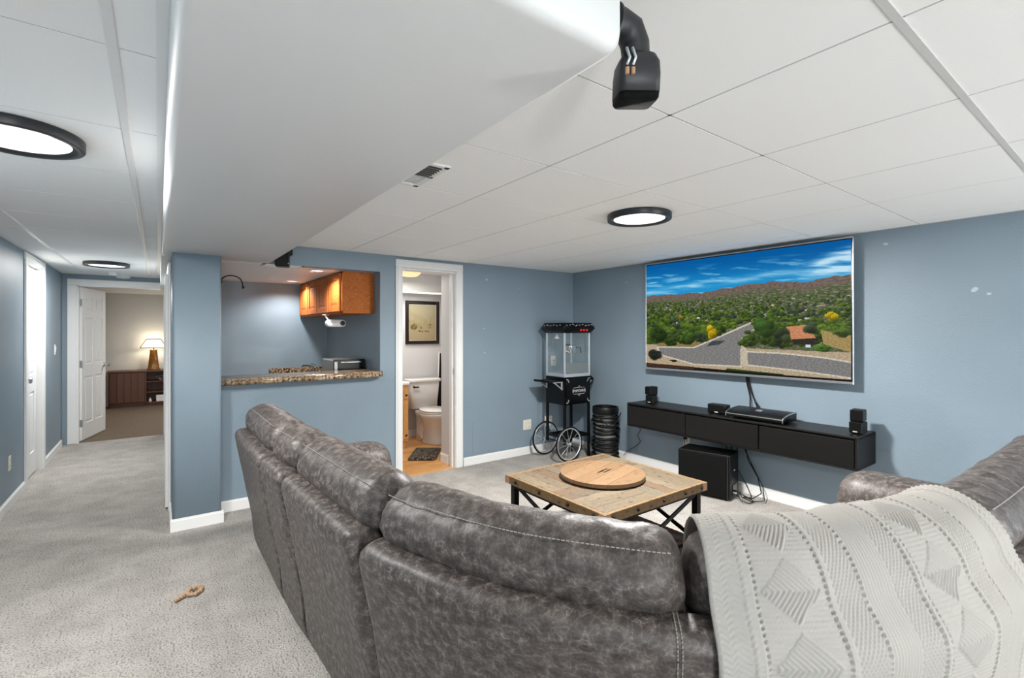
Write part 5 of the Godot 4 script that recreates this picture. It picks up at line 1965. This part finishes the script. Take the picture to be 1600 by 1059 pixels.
# ==== the bathroom ===================================================================================================
func build_bathroom() -> void:
	var x0 := 1.776
	var x1 := 3.45
	var zb := -5.90
	var st := S()
	bb(st, x0, x1 + 0.1, -0.12, -0.012, zb - 0.1, BACK)
	var fl := struct("floor", st, m.floor_oak_2, "honey oak plank floor of the bathroom")
	# planks running left to right
	var r := RandomNumberGenerator.new()
	r.seed = 4
	var z := zb
	while z < BACK - 0.001:
		var d := minf(0.085, BACK - z)
		var x := x0 - r.randf() * 0.6
		while x < x1:
			var l := r.randf_range(0.5, 0.9)
			var a := maxf(x, x0)
			var b := minf(x + l, x1)
			if z + d > BACK - 0.12:
				a = maxf(a, 1.876)
				b = minf(b, 2.449)
			if b - a > 0.03:
				st = S()
				box(st, Vector3.ZERO, Vector3(b - a - 0.0016, 0.014, d - 0.0016), 0.001)
				obj("plank", st, m["floor_oak_%d" % (r.randi() % 3)], fl, Vector3((a + b) / 2, -0.006, z + d / 2))
			x += l
		z += d
	st = S()
	bb(st, x0, x1 + 0.1, 0, CEIL, zb - 0.1, zb)
	struct("wall_bathroom_back", st, m.bath_paint, "pale grey bathroom wall behind the toilet")
	st = S()
	bb(st, x1, x1 + 0.1, 0, CEIL, zb, BACK - 0.12)
	struct("wall_bathroom_right", st, m.bath_paint)
	st = S()
	bb(st, 2.462, 2.575, 0, CEIL, -4.61, BACK - 0.121)
	bb(st, 2.450, 2.462, 0, CEIL, -4.61, BACK - 0.125)
	bb(st, 2.575, x1, 0, CEIL, -4.52, BACK - 0.121)
	struct("wall_bathroom_entry", st, m.bath_paint, "cream painted return wall just inside the bathroom doorway")
	st = S()
	bb(st, x0, x0 + 0.01, 0, CEIL, zb, BACK - 0.12)
	bb(st, x0, 1.876, 0, CEIL, BACK - 0.13, BACK - 0.121)
	struct("wall_bathroom_left", st, m.bath_paint)
	st = S()
	bb(st, x0, x1 + 0.1, CEIL, CEIL + 0.012, zb - 0.1, BACK - 0.12)
	struct("ceiling_bathroom", st, m.white_paint)
	st = S()
	for k in 2:
		var d: float = 0.013 if k == 0 else 0.008
		bb(st, x0, x1, 0.0 if k == 0 else 0.085, 0.09 if k == 0 else 0.102, zb, zb + d, 0.002)
		bb(st, 2.450 - d, 2.450, 0.0 if k == 0 else 0.085, 0.09 if k == 0 else 0.102, -4.61 - d, -4.44, 0.002)
		bb(st, 2.450 - d, 2.575, 0.0 if k == 0 else 0.085, 0.09 if k == 0 else 0.102, -4.61 - d, -4.61, 0.002)
	struct("baseboard_bathroom", st, m.trim_white)
	# lowered box with a strip light over the vanity and toilet
	st = S()
	bb(st, x0, 3.05, 1.91, CEIL, zb, -5.52, 0.004)
	struct("ceiling_bathroom_soffit", st, m.white_paint, "white boxed soffit in the bathroom")
	var t := thing("bathroom_strip_light", "long warm strip light glowing under the bathroom soffit", "light", Vector3(2.55, 1.91, -5.57))
	st = S()
	bb(st, -0.5, 0.42, -0.02, 0.0, -0.05, 0.05, 0.004)
	obj("housing", st, m.white_plastic, t)
	st = S()
	bb(st, -0.48, 0.40, -0.034, -0.019, -0.035, 0.035, 0.006)
	obj("lamp_diffuser", st, m.bath_white, t)
	area_light("strip_lamp", Vector3(2.5, 1.87, -5.57), Vector2(0.85, 0.06), 0.32, Color(1.0, 0.985, 0.96))
	t = thing("bathroom_ceiling_lamp", "amber glass flush lamp at the top left of the bathroom doorway", "light", Vector3(2.31, CEIL, -5.10))
	st = S()
	lathe(st, [Vector2(0, 0), Vector2(0.13, 0), Vector2(0.13, -0.02), Vector2(0, -0.02)], 28)
	obj("base", st, m.bronze, t)
	st = S()
	lathe(st, [Vector2(0.125, -0.02), Vector2(0.12, -0.055), Vector2(0.08, -0.085), Vector2(0, -0.095)], 28)
	obj("glass_shade", st, m.bath_amber, t)
	area_light("flush_lamp", Vector3(2.31, CEIL - 0.10, -5.10), Vector2(0.16, 0.16), 0.5, Color(1.0, 0.975, 0.93))
	# vanity
	t = thing("vanity_cabinet", "honey oak bathroom vanity with a white top, left of the toilet", "vanity", Vector3(2.115, 0, -5.618))
	st = S()
	bb(st, -0.31, 0.295, 0.09, 0.76, -0.27, 0.25, 0.002)
	bb(st, -0.31, 0.285, 0.0, 0.09, -0.27, 0.19)
	obj("body", st, m.oak_wood, t)
	raised_door("drawer", 0.28, 0.15, m.oak_wood, t, Vector3(0.145, 0.665, 0.26), 0.0)
	raised_door("door", 0.28, 0.46, m.oak_wood, t, Vector3(0.145, 0.345, 0.26), 0.0)
	raised_door("drawer", 0.28, 0.15, m.oak_wood, t, Vector3(-0.145, 0.665, 0.26), 0.0)
	raised_door("door", 0.28, 0.46, m.oak_wood, t, Vector3(-0.145, 0.345, 0.26), 0.0)
	st = S()
	bb(st, -0.32, 0.305, 0.76, 0.795, -0.275, 0.28, 0.008)
	bb(st, -0.32, 0.305, 0.79, 0.88, -0.275, -0.255, 0.004)
	obj("counter_top", st, m.porcelain, t)
	build_toilet()
	# rug
	st = S()
	slab(st, Vector3(0, 0.014, 0), Vector3(0.50, 0.024, 0.30), 0.03, 0.010)
	var mt := mat("leopard_pile", Color.WHITE, 1.0)
	var cn := noise(FastNoiseLite.TYPE_CELLULAR, 0.05, 1, 91)
	cn.cellular_return_type = FastNoiseLite.RETURN_DISTANCE2_SUB
	mt.albedo_texture = ntex(cn, 256, [[0.0, Color(0.05, 0.045, 0.045)], [0.20, Color(0.08, 0.07, 0.065)], [0.32, Color(0.42, 0.37, 0.31)], [1.0, Color(0.55, 0.50, 0.43)]])
	triplanar(mt, 0.35, false)
	var rug := obj("bath_rug", st, mt, self, Vector3(2.43, 0, -4.96))
	rug.rotation.y = 0.95
	tag(rug, "small black and tan patterned bath mat on the oak bathroom floor", "bath mat")
	# picture
	t = thing("framed_picture", "dark framed picture of misty trees above the toilet", "picture", Vector3(2.848, 1.515, zb + 0.001))
	st = S()
	for s in [-1, 1]:
		box(st, Vector3(s * 0.222, 0, 0.014), Vector3(0.046, 0.575, 0.026), 0.006)
		box(st, Vector3(0, s * 0.264, 0.014), Vector3(0.40, 0.046, 0.026), 0.006)
	obj("frame", st, m.bronze, t)
	st = S()
	box(st, Vector3(0, 0, 0.010), Vector3(0.40, 0.485, 0.006))
	obj("picture_mount", st, m.ivory_plastic, t)
	var art := mat("picture_print", Color.WHITE, 0.6)
	art.albedo_texture = print_picture()
	var q := QuadMesh.new()
	q.size = Vector2(0.385, 0.47)
	obj("print", q, art, t, Vector3(0, 0, 0.0136))
	# dark upright beside the toilet
	t = thing("dark_upright", "tall dark upright with a pale handle in the gap right of the toilet", "brush stand", Vector3(3.065, 0, -5.80))
	st = S()
	lathe(st, [Vector2(0, 0), Vector2(0.055, 0), Vector2(0.055, 0.01), Vector2(0.048, 0.30), Vector2(0.040, 0.62), Vector2(0.018, 0.92), Vector2(0.012, 1.10), Vector2(0, 1.105)], 20)
	obj("stand", st, m.black_plastic, t)
	st = S()
	cyl(st, Vector3(-0.05, 0.05, 0.0), Vector3(-0.015, 1.12, 0.0), 0.008)
	obj("handle", st, m.white_plastic, t)

func print_picture() -> ImageTexture:
	var im := Image.create(160, 200, false, Image.FORMAT_RGB8)
	var n := noise(FastNoiseLite.TYPE_SIMPLEX, 0.02, 4, 301)
	for y in 200:
		for x in 160:
			var v := y / 200.0
			var c := Color(0.60, 0.58, 0.48).lerp(Color(0.55, 0.48, 0.35), v)
			c = c.lerp(Color(0.50, 0.45, 0.33), clampf(n.get_noise_2d(x * 1.2, y * 0.8) * 1.1 + 0.15, 0, 0.6) * smoothstep(0.15, 0.6, v))
			c = c.lerp(Color(0.55, 0.50, 0.36), smoothstep(0.12, 0.0, absf(v - 0.25 - 0.35 * x / 160.0)) * 0.5)
			if v > 0.62:
				c = c.lerp(Color(0.62, 0.56, 0.43), 0.6 * smoothstep(0.62, 0.75, v))
			im.set_pixel(x, y, c)
	var r := RandomNumberGenerator.new()
	r.seed = 5
	for p in [[62, 148, 10, 5], [78, 150, 9, 5], [98, 148, 9, 5], [112, 150, 9, 4], [70, 128, 7, 10], [120, 118, 14, 16], [26, 120, 20, 24]]:
		blob(im, p[0], p[1], p[2], p[3], Color(0.30, 0.25, 0.17) if p[3] < 8 else Color(0.52, 0.45, 0.27), r)
	return ImageTexture.create_from_image(im)

func build_toilet() -> void:
	var t := thing("toilet", "white two-piece toilet with the lid closed, seen through the bathroom doorway", "toilet", Vector3(2.785, 0, -5.88))
	# tank
	var st := S()
	var rings := []
	for q in [[0.40, 0.355, 0.15, 0.0], [0.405, 0.375, 0.165, 0.0], [0.60, 0.405, 0.18, 0.0], [0.735, 0.42, 0.19, 0.0], [0.74, 0.415, 0.186, 0.0]]:
		rings.append(Array(rrect(q[1], q[2], 0.03, 4)).map(func(c): return Vector3(c.x, q[0], c.y + 0.02 + q[2] / 2)))
	loft(st, rings)
	obj("tank", st, m.porcelain, t)
	st = S()
	slab(st, Vector3(0, 0.762, 0.12), Vector3(0.45, 0.040, 0.215), 0.03, 0.010)
	obj("tank_lid", st, m.porcelain, t)
	st = S()
	cyl(st, Vector3(-0.165, 0.69, 0.20), Vector3(-0.165, 0.69, 0.225), 0.012)
	box(st, Vector3(-0.135, 0.685, 0.228), Vector3(0.075, 0.018, 0.012), 0.004)
	obj("flush_lever", st, m.bronze, t)
	# bowl: an oval that narrows down to the foot
	st = S()
	rings = []
	for q in [[0.0, 0.115, 0.20, 0.40], [0.02, 0.118, 0.205, 0.40], [0.06, 0.105, 0.185, 0.40], [0.16, 0.098, 0.165, 0.40], [0.24, 0.115, 0.175, 0.42], [0.30, 0.155, 0.21, 0.45], [0.345, 0.178, 0.24, 0.465], [0.385, 0.185, 0.25, 0.47], [0.392, 0.180, 0.245, 0.47]]:
		var ring := []
		for k in 36:
			var a := TAU * k / 36
			ring.append(Vector3(cos(a) * q[1], q[0], q[3] + sin(a) * q[2]))
		rings.append(ring)
	loft(st, rings)
	obj("bowl", st, m.porcelain, t)
	st = S()
	rings = []
	for q in [[0.0, 0.10, 0.13], [0.10, 0.09, 0.12], [0.30, 0.095, 0.12], [0.385, 0.13, 0.12]]:
		rings.append(Array(rrect(q[1] * 2, q[2] * 2, 0.04, 4)).map(func(c): return Vector3(c.x, q[0], c.y + 0.22)))
	loft(st, rings)
	obj("pedestal_rear", st, m.porcelain, t)
	st = S()
	var trap := [Vector3(-0.085, 0.30, 0.40), Vector3(-0.10, 0.22, 0.33), Vector3(-0.10, 0.12, 0.30), Vector3(-0.095, 0.05, 0.33)]
	tube(st, trap, [0.030, 0.034, 0.034, 0.028], 12)
	obj("trapway", st, m.porcelain, t)
	for q in [[0.402, "seat", 0.016, 1.0], [0.424, "lid", 0.022, 0.99]]:
		st = S()
		rings = []
		for h in [[-0.5, 0.97], [-0.25, 1.0], [0.25, 1.0], [0.5, 0.93]]:
			var ring := []
			for k in 36:
				var a := TAU * k / 36
				var zz: float = sin(a) * 0.235 * q[3] * h[1]
				ring.append(Vector3(cos(a) * 0.188 * q[3] * h[1], q[0] + h[0] * q[2], 0.475 + maxf(zz, -0.20)))
			rings.append(ring)
		loft(st, rings)
		obj(q[1], st, m.porcelain, t)
	t = thing("water_supply", "braided supply hose and shut-off valve on the wall below the toilet tank", "valve", Vector3(2.56, 0.22, -5.897))
	st = S()
	cyl(st, Vector3(0, 0, 0), Vector3(0, 0, 0.05), 0.012)
	cyl(st, Vector3(-0.02, 0, 0.05), Vector3(0.02, 0, 0.05), 0.014)
	obj("valve", st, m.chrome, t)
	st = S()
	tube(st, [Vector3(0, 0.01, 0.05), Vector3(-0.02, 0.08, 0.06), Vector3(0.02, 0.14, 0.07), Vector3(0.05, 0.19, 0.08)], 0.006, 8)
	obj("hose", st, m.brushed_steel, t)

# ==== the hallway ====================================================================================================
func six_panel_door(t: Node3D, w: float, h: float, mt: Material) -> void:
	# in local space: hinge edge at x = 0, leaf along +x, thickness in z
	var st := S()
	var th := 0.035
	var sw := 0.105
	var ms := 0.10
	var rows := [[0.0, 0.21], [0.80, 0.965], [1.56, 1.66], [h - 0.115, h]]
	for x in [0.0, w - sw]:
		bb(st, x, x + sw, 0, h, -th / 2, th / 2, 0.002)
	bb(st, w / 2 - ms / 2, w / 2 + ms / 2, 0.02, h - 0.02, -th / 2, th / 2, 0.002)
	for r in rows:
		bb(st, sw - 0.002, w - sw + 0.002, r[0], r[1], -th / 2 + 0.0004, th / 2 - 0.0004, 0.002)
	obj("frame", st, mt, t)
	for i in 3:
		for x in [[sw, w / 2 - ms / 2], [w / 2 + ms / 2, w - sw]]:
			st = S()
			var y0: float = rows[i][1]
			var y1: float = rows[i + 1][0]
			bb(st, x[0] - 0.002, x[1] + 0.002, y0 - 0.002, y1 + 0.002, -0.008, 0.008)
			bb(st, x[0] + 0.025, x[1] - 0.025, y0 + 0.025, y1 - 0.025, -0.0145, 0.0145, 0.006)
			obj("panel", st, mt, t)

func knob_pair(t: Node3D, x: float, y: float) -> void:
	for s in [-1, 1]:
		var st := S()
		lathe(st, [Vector2(0.032, 0.0), Vector2(0.030, 0.006), Vector2(0.012, 0.010), Vector2(0.011, 0.03), Vector2(0.026, 0.042), Vector2(0.029, 0.055), Vector2(0.022, 0.066), Vector2(0, 0.070)], 20, Transform3D(Basis(Vector3.RIGHT, s * PI / 2), Vector3(x, y, s * 0.0175)))
		obj("knob", st, m.silver, t)

func build_hall() -> void:
	# door in the left wall
	var st := S()
	for z in [[-6.83, -6.745], [-6.015, -5.925]]:
		bb(st, LEFT, LEFT + 0.018, 0, 2.03, z[0], z[1], 0.005)
	bb(st, LEFT, LEFT + 0.018, 2.03, 2.10, -6.83, -5.925, 0.005)
	bb(st, LEFT - 0.12, LEFT + 0.004, 0, 2.03, -6.75, -6.735)
	bb(st, LEFT - 0.12, LEFT + 0.004, 0, 2.03, -6.025, -6.01)
	bb(st, LEFT - 0.12, LEFT + 0.004, 2.02, 2.034, -6.75, -6.01)
	var c := struct("trim_2", st, m.trim_white, "white casing of the doorway in the left hallway wall")
	st = S()
	bb(st, LEFT - 0.05, LEFT + 0.008, 0.95, 1.02, -6.027, -6.024, 0.001)
	obj("strike_plate", st, m.black_metal, c)
	var d := Node3D.new()
	d.name = "door_1"
	d.position = Vector3(LEFT - 0.055, 0.012, -6.732)
	d.rotation.y = -PI / 2
	add_child(d, true)
	d.set_meta("kind", "structure")
	d.set_meta("label", "closed white panel door in the left hallway wall")
	six_panel_door(d, 0.70, 2.0, m.trim_white)
	knob_pair(d, 0.64, 0.94)
	# far doorway
	st = S()
	for x in [[-0.905, -0.815], [0.060, 0.079]]:
		bb(st, x[0], x[1], 0, 1.972, -8.03, -8.012, 0.004)
	bb(st, -0.905, 0.079, 1.972, 2.05, -8.03, -8.012, 0.004)
	bb(st, -0.815, -0.798, 0, 1.976, -8.155, -8.02)
	bb(st, 0.060, 0.079, 0, 1.976, -8.155, -8.02)
	bb(st, -0.815, 0.079, 1.962, 1.976, -8.155, -8.02)
	struct("trim_3", st, m.trim_white, "white casing round the doorway at the end of the hallway")
	d = Node3D.new()
	d.name = "door_2"
	d.position = Vector3(-0.795, 0.012, -8.135)
	d.rotation.y = deg_to_rad(76.5)
	add_child(d, true)
	d.set_meta("kind", "structure")
	d.set_meta("label", "white six-panel door standing open into the far room")
	six_panel_door(d, 0.765, 1.945, m.trim_white)
	knob_pair(d, 0.705, 0.92)
	st = S()
	for y in [0.22, 0.97, 1.75]:
		bb(st, -0.004, 0.002, y - 0.045, y + 0.045, -0.019, 0.019, 0.001)
		cyl(st, Vector3(-0.004, y - 0.045, 0.022), Vector3(-0.004, y + 0.045, 0.022), 0.006)
	obj("hinge", st, m.silver, d)
	# white door and casing in the pier's hallway side, seen edge on
	st = S()
	for z in [[-4.66, -4.58], [-5.46, -5.38]]:
		bb(st, 0.062, 0.08, 0, 1.86, z[0], z[1], 0.004)
	bb(st, 0.062, 0.08, 1.86, 1.935, -5.46, -4.58, 0.004)
	struct("trim_4", st, m.trim_white, "white casing on the hallway side of the pier")
	d = Node3D.new()
	d.name = "door_3"
	d.position = Vector3(0.062, 0.012, -4.665)
	d.rotation.y = PI / 2
	add_child(d, true)
	d.set_meta("kind", "structure")
	d.set_meta("label", "white closet door on the hallway side of the pier")
	six_panel_door(d, 0.71, 1.84, m.trim_white)
	# switch and outlet
	var t := thing("light_switch", "white light switch on the hallway wall beyond the left door", "light switch", Vector3(LEFT, 1.19, -7.50), PI / 2)
	st = S()
	box(st, Vector3(0, 0, 0.003), Vector3(0.072, 0.115, 0.006), 0.002)
	obj("cover_plate", st, m.white_plastic, t)
	st = S()
	box(st, Vector3(0, 0, 0.008), Vector3(0.030, 0.062, 0.008), 0.002, Basis(Vector3.RIGHT, 0.08))
	obj("rocker", st, m.white_plastic, t)
	outlet("wall_outlet", "white wall outlet low on the near left hallway wall", Vector3(LEFT, 0.355, -5.42), PI / 2)

# ==== the room at the end of the hallway =============================================================================
func build_far_room() -> void:
	var st := S()
	bb(st, -1.8, 1.4, -0.12, 0.004, -11.72, -8.06)
	struct("floor", st, m.brown_carpet, "brown carpet of the room beyond the hallway")
	st = S()
	bb(st, -1.8, 1.4, 0, CEIL + 0.1, -11.74, -11.62)
	struct("wall_far", st, m.greige_paint, "warm greige wall at the back of the far room")
	st = S()
	bb(st, -1.8, -1.68, 0, CEIL + 0.1, -11.62, -8.15)
	struct("wall_far_left", st, m.greige_paint)
	st = S()
	bb(st, 1.3, 1.42, 0, CEIL + 0.1, -11.62, -8.15)
	struct("wall_far_right", st, m.greige_paint)
	st = S()
	bb(st, -1.8, LEFT - 0.001, 0, CEIL + 0.1, -8.15, -8.05)
	bb(st, 0.08, 1.42, 0, CEIL + 0.1, -8.16, -8.151)
	struct("wall_far_front", st, m.greige_paint)
	st = S()
	bb(st, -1.8, 1.42, CEIL, CEIL + 0.1, -11.72, -8.2)
	struct("ceiling_far", st, m.white_paint)
	# credenza: left door, right open shelves
	var t := thing("credenza", "dark walnut credenza with a plank door and open shelves in the far room", "credenza", Vector3(-0.12, 0, -11.38))
	st = S()
	bb(st, -0.62, 0.62, 0.645, 0.672, -0.20, 0.20, 0.003)
	obj("top", st, m.walnut_wood, t)
	st = S()
	bb(st, -0.60, 0.60, 0.06, 0.085, -0.19, 0.18, 0.002)
	bb(st, -0.60, 0.60, 0.06, 0.645, -0.20, -0.185)
	for x in [-0.60, -0.08, 0.575]:
		bb(st, x, x + 0.025, 0.06, 0.645, -0.19, 0.18, 0.002)
	bb(st, -0.58, 0.58, 0.0, 0.06, -0.16, 0.15)
	obj("body", st, m.walnut_wood, t)
	for y in [0.255, 0.45]:
		st = S()
		bb(st, -0.06, 0.58, y, y + 0.018, -0.18, 0.17, 0.001)
		obj("shelf", st, m.walnut_wood, t)
	st = S()
	bb(st, -0.575, -0.085, 0.09, 0.64, 0.178, 0.19, 0.002)
	var dd := obj("door", st, m.walnut_wood, t)
	for i in 5:
		st = S()
		box(st, Vector3.ZERO, Vector3(0.53, 0.094, 0.012), 0.002, Basis())
		var p := obj("plank", st, m.walnut_wood, dd, Vector3(-0.53 + 0.1 * i, 0.365, 0.194))
		p.rotation.z = PI / 2
	var k := Vector3(-0.02, 0, 0)
	# lamp
	t = thing("table_lamp", "lit table lamp with a stained-glass style shade and amber base on the credenza", "table lamp", Vector3(-0.07, 0.672, -11.36))
	st = S()
	var rings := []
	for q in [[0.0, 0.10], [0.02, 0.10], [0.03, 0.085], [0.36, 0.055], [0.38, 0.06]]:
		rings.append([Vector3(-q[1], q[0], -q[1]), Vector3(q[1], q[0], -q[1]), Vector3(q[1], q[0], q[1]), Vector3(-q[1], q[0], q[1])])
	loft(st, rings)
	var bm := mat("amber_mosaic", Color(0.52, 0.40, 0.18), 0.35)
	bm.albedo_texture = ntex(noise(FastNoiseLite.TYPE_CELLULAR, 0.05, 1, 71), 128, [[0, Color(0.8, 0.6, 0.3)], [1, Color(1, 0.9, 0.6)]])
	triplanar(bm, 0.2, false)
	obj("base", st, bm, t)
	st = S()
	cyl(st, Vector3(0, 0.38, 0), Vector3(0, 0.47, 0), 0.012)
	obj("stem", st, m.bronze, t)
	st = S()
	var lo := [Vector3(-0.20, 0.415, -0.14), Vector3(0.20, 0.415, -0.14), Vector3(0.20, 0.415, 0.14), Vector3(-0.20, 0.415, 0.14)]
	var hi := [Vector3(-0.11, 0.575, -0.08), Vector3(0.11, 0.575, -0.08), Vector3(0.11, 0.575, 0.08), Vector3(-0.11, 0.575, 0.08)]
	for i in 4:
		quad(st, lo[i], hi[i], hi[(i + 1) % 4], lo[(i + 1) % 4], FLAT)
	var sh := obj("lamp_shade", st, m.shade_glow, t)
	st = S()
	for i in 4:
		tube(st, [lo[i], hi[i]], 0.006, 6)
		tube(st, [lo[i], lo[(i + 1) % 4]], 0.006, 6)
		tube(st, [hi[i], hi[(i + 1) % 4]], 0.006, 6)
	obj("leading", st, m.bronze, sh)
	omni("table_lamp_bulb", Vector3(-0.07, 0.672 + 0.47, -11.36), 0.04, 0.10, Color(1.0, 0.94, 0.82))
	disc_light(Vector3(0.75, CEIL, -9.6), "unseen round black-rimmed ceiling light in the far room", 1.5)  # disc out of view, placed to light the far room walls
	# on the shelves
	t = thing("glass_bowl", "pale wire fruit bowl on the upper credenza shelf", "bowl", Vector3(0.10, 0.468, -11.30))
	st = S()
	for q in [[0.06, 0.0], [0.10, 0.04], [0.15, 0.09]]:
		torus(st, Vector3(0, q[1] + 0.005, 0), Basis(), q[0], 0.005, 28, 6)
	for i in 14:
		var a := TAU * i / 14
		tube(st, [Vector3(cos(a) * 0.06, 0.005, sin(a) * 0.06), Vector3(cos(a) * 0.10, 0.045, sin(a) * 0.10), Vector3(cos(a) * 0.15, 0.095, sin(a) * 0.15)], 0.003, 5)
	obj("wire_basket", st, m.silver, t)
	t = thing("white_box", "flat white box on the lower credenza shelf", "box", Vector3(0.13, 0.085, -11.30))
	st = S()
	bb(st, -0.16, 0.16, 0, 0.085, -0.10, 0.10, 0.004)
	obj("body", st, m.white_plastic, t)
	st = S()
	bb(st, -0.163, 0.163, 0.085, 0.115, -0.103, 0.103, 0.005)
	obj("lid", st, m.white_plastic, t)
	st = S()
	lathe(st, [Vector2(0, 0), Vector2(0.022, 0), Vector2(0.024, 0.03), Vector2(0.010, 0.05), Vector2(0.014, 0.065), Vector2(0, 0.075)], 16)
	tag(obj("small_figurine", st, m.white_plastic, self, Vector3(-0.12 - 0.0, 0.085, -11.25)), "tiny white ornament beside the white box on the credenza", "ornament")

# ==== small things ===================================================================================================
func build_small_things() -> void:
	outlet("wall_outlet", "ivory double wall outlet on the back wall left of the popcorn cart", Vector3(3.385, 0.335, BACK), 0.0, true)
	outlet("wall_outlet", "ivory double wall outlet behind the popcorn cart wheels", Vector3(3.70, 0.345, BACK), 0.0, true)
	var t := thing("light_switch", "ivory toggle switch on the back wall, seen through the popcorn case", "light switch", Vector3(3.78, 1.05, BACK))
	var st := S()
	box(st, Vector3(0, 0, 0.003), Vector3(0.075, 0.118, 0.006), 0.002)
	obj("cover_plate", st, m.ivory_plastic, t)
	st = S()
	box(st, Vector3(0, 0.004, 0.010), Vector3(0.010, 0.02, 0.012), 0.002)
	obj("toggle", st, m.dark_grey_plastic, t)
	# flush access panel in the back wall
	st = S()
	bb(st, 2.66, 3.0, 0.115, 0.46, BACK, BACK + 0.004, 0.001)
	struct("wall_access_panel", st, m.blue_paint, "flush blue painted access panel low on the back wall")
	# hair tie on the carpet
	st = S()
	var c := Curve3D.new()
	var path := [Vector3(-0.070, 0.010, 0.022), Vector3(-0.045, 0.013, 0.014), Vector3(-0.015, 0.014, 0.0), Vector3(0.015, 0.022, -0.016), Vector3(0.048, 0.016, -0.026), Vector3(0.070, 0.011, -0.010), Vector3(0.052, 0.011, 0.014), Vector3(0.026, 0.011, 0.030), Vector3(0.002, 0.011, 0.018), Vector3(-0.006, 0.016, -0.002), Vector3(0.016, 0.030, -0.012)]
	for i in path.size():
		var d: Vector3 = (path[mini(i + 1, path.size() - 1)] - path[maxi(i - 1, 0)]) / 6.0
		c.add_point(path[i], -d, d)
	var pts := []
	var rr := []
	var L := c.get_baked_length()
	for i in 101:
		var a := i / 100.0
		pts.append(c.sample_baked(L * a))
		rr.append((0.0095 + 0.0026 * sin(a * 120.0) + 0.0018 * sin(a * 53.0)) * (0.75 + 0.25 * minf(1.0, minf(a, 1.0 - a) * 14.0)))
	tube(st, pts, rr, 10)
	var o := obj("hair_scrunchie", st, m.scrunchie_cloth, self, Vector3(0.128, 0.002, -3.06))
	o.rotation.y = 0.30
	tag(o, "tan twisted fabric hair tie lying on the grey carpet", "hair tie")
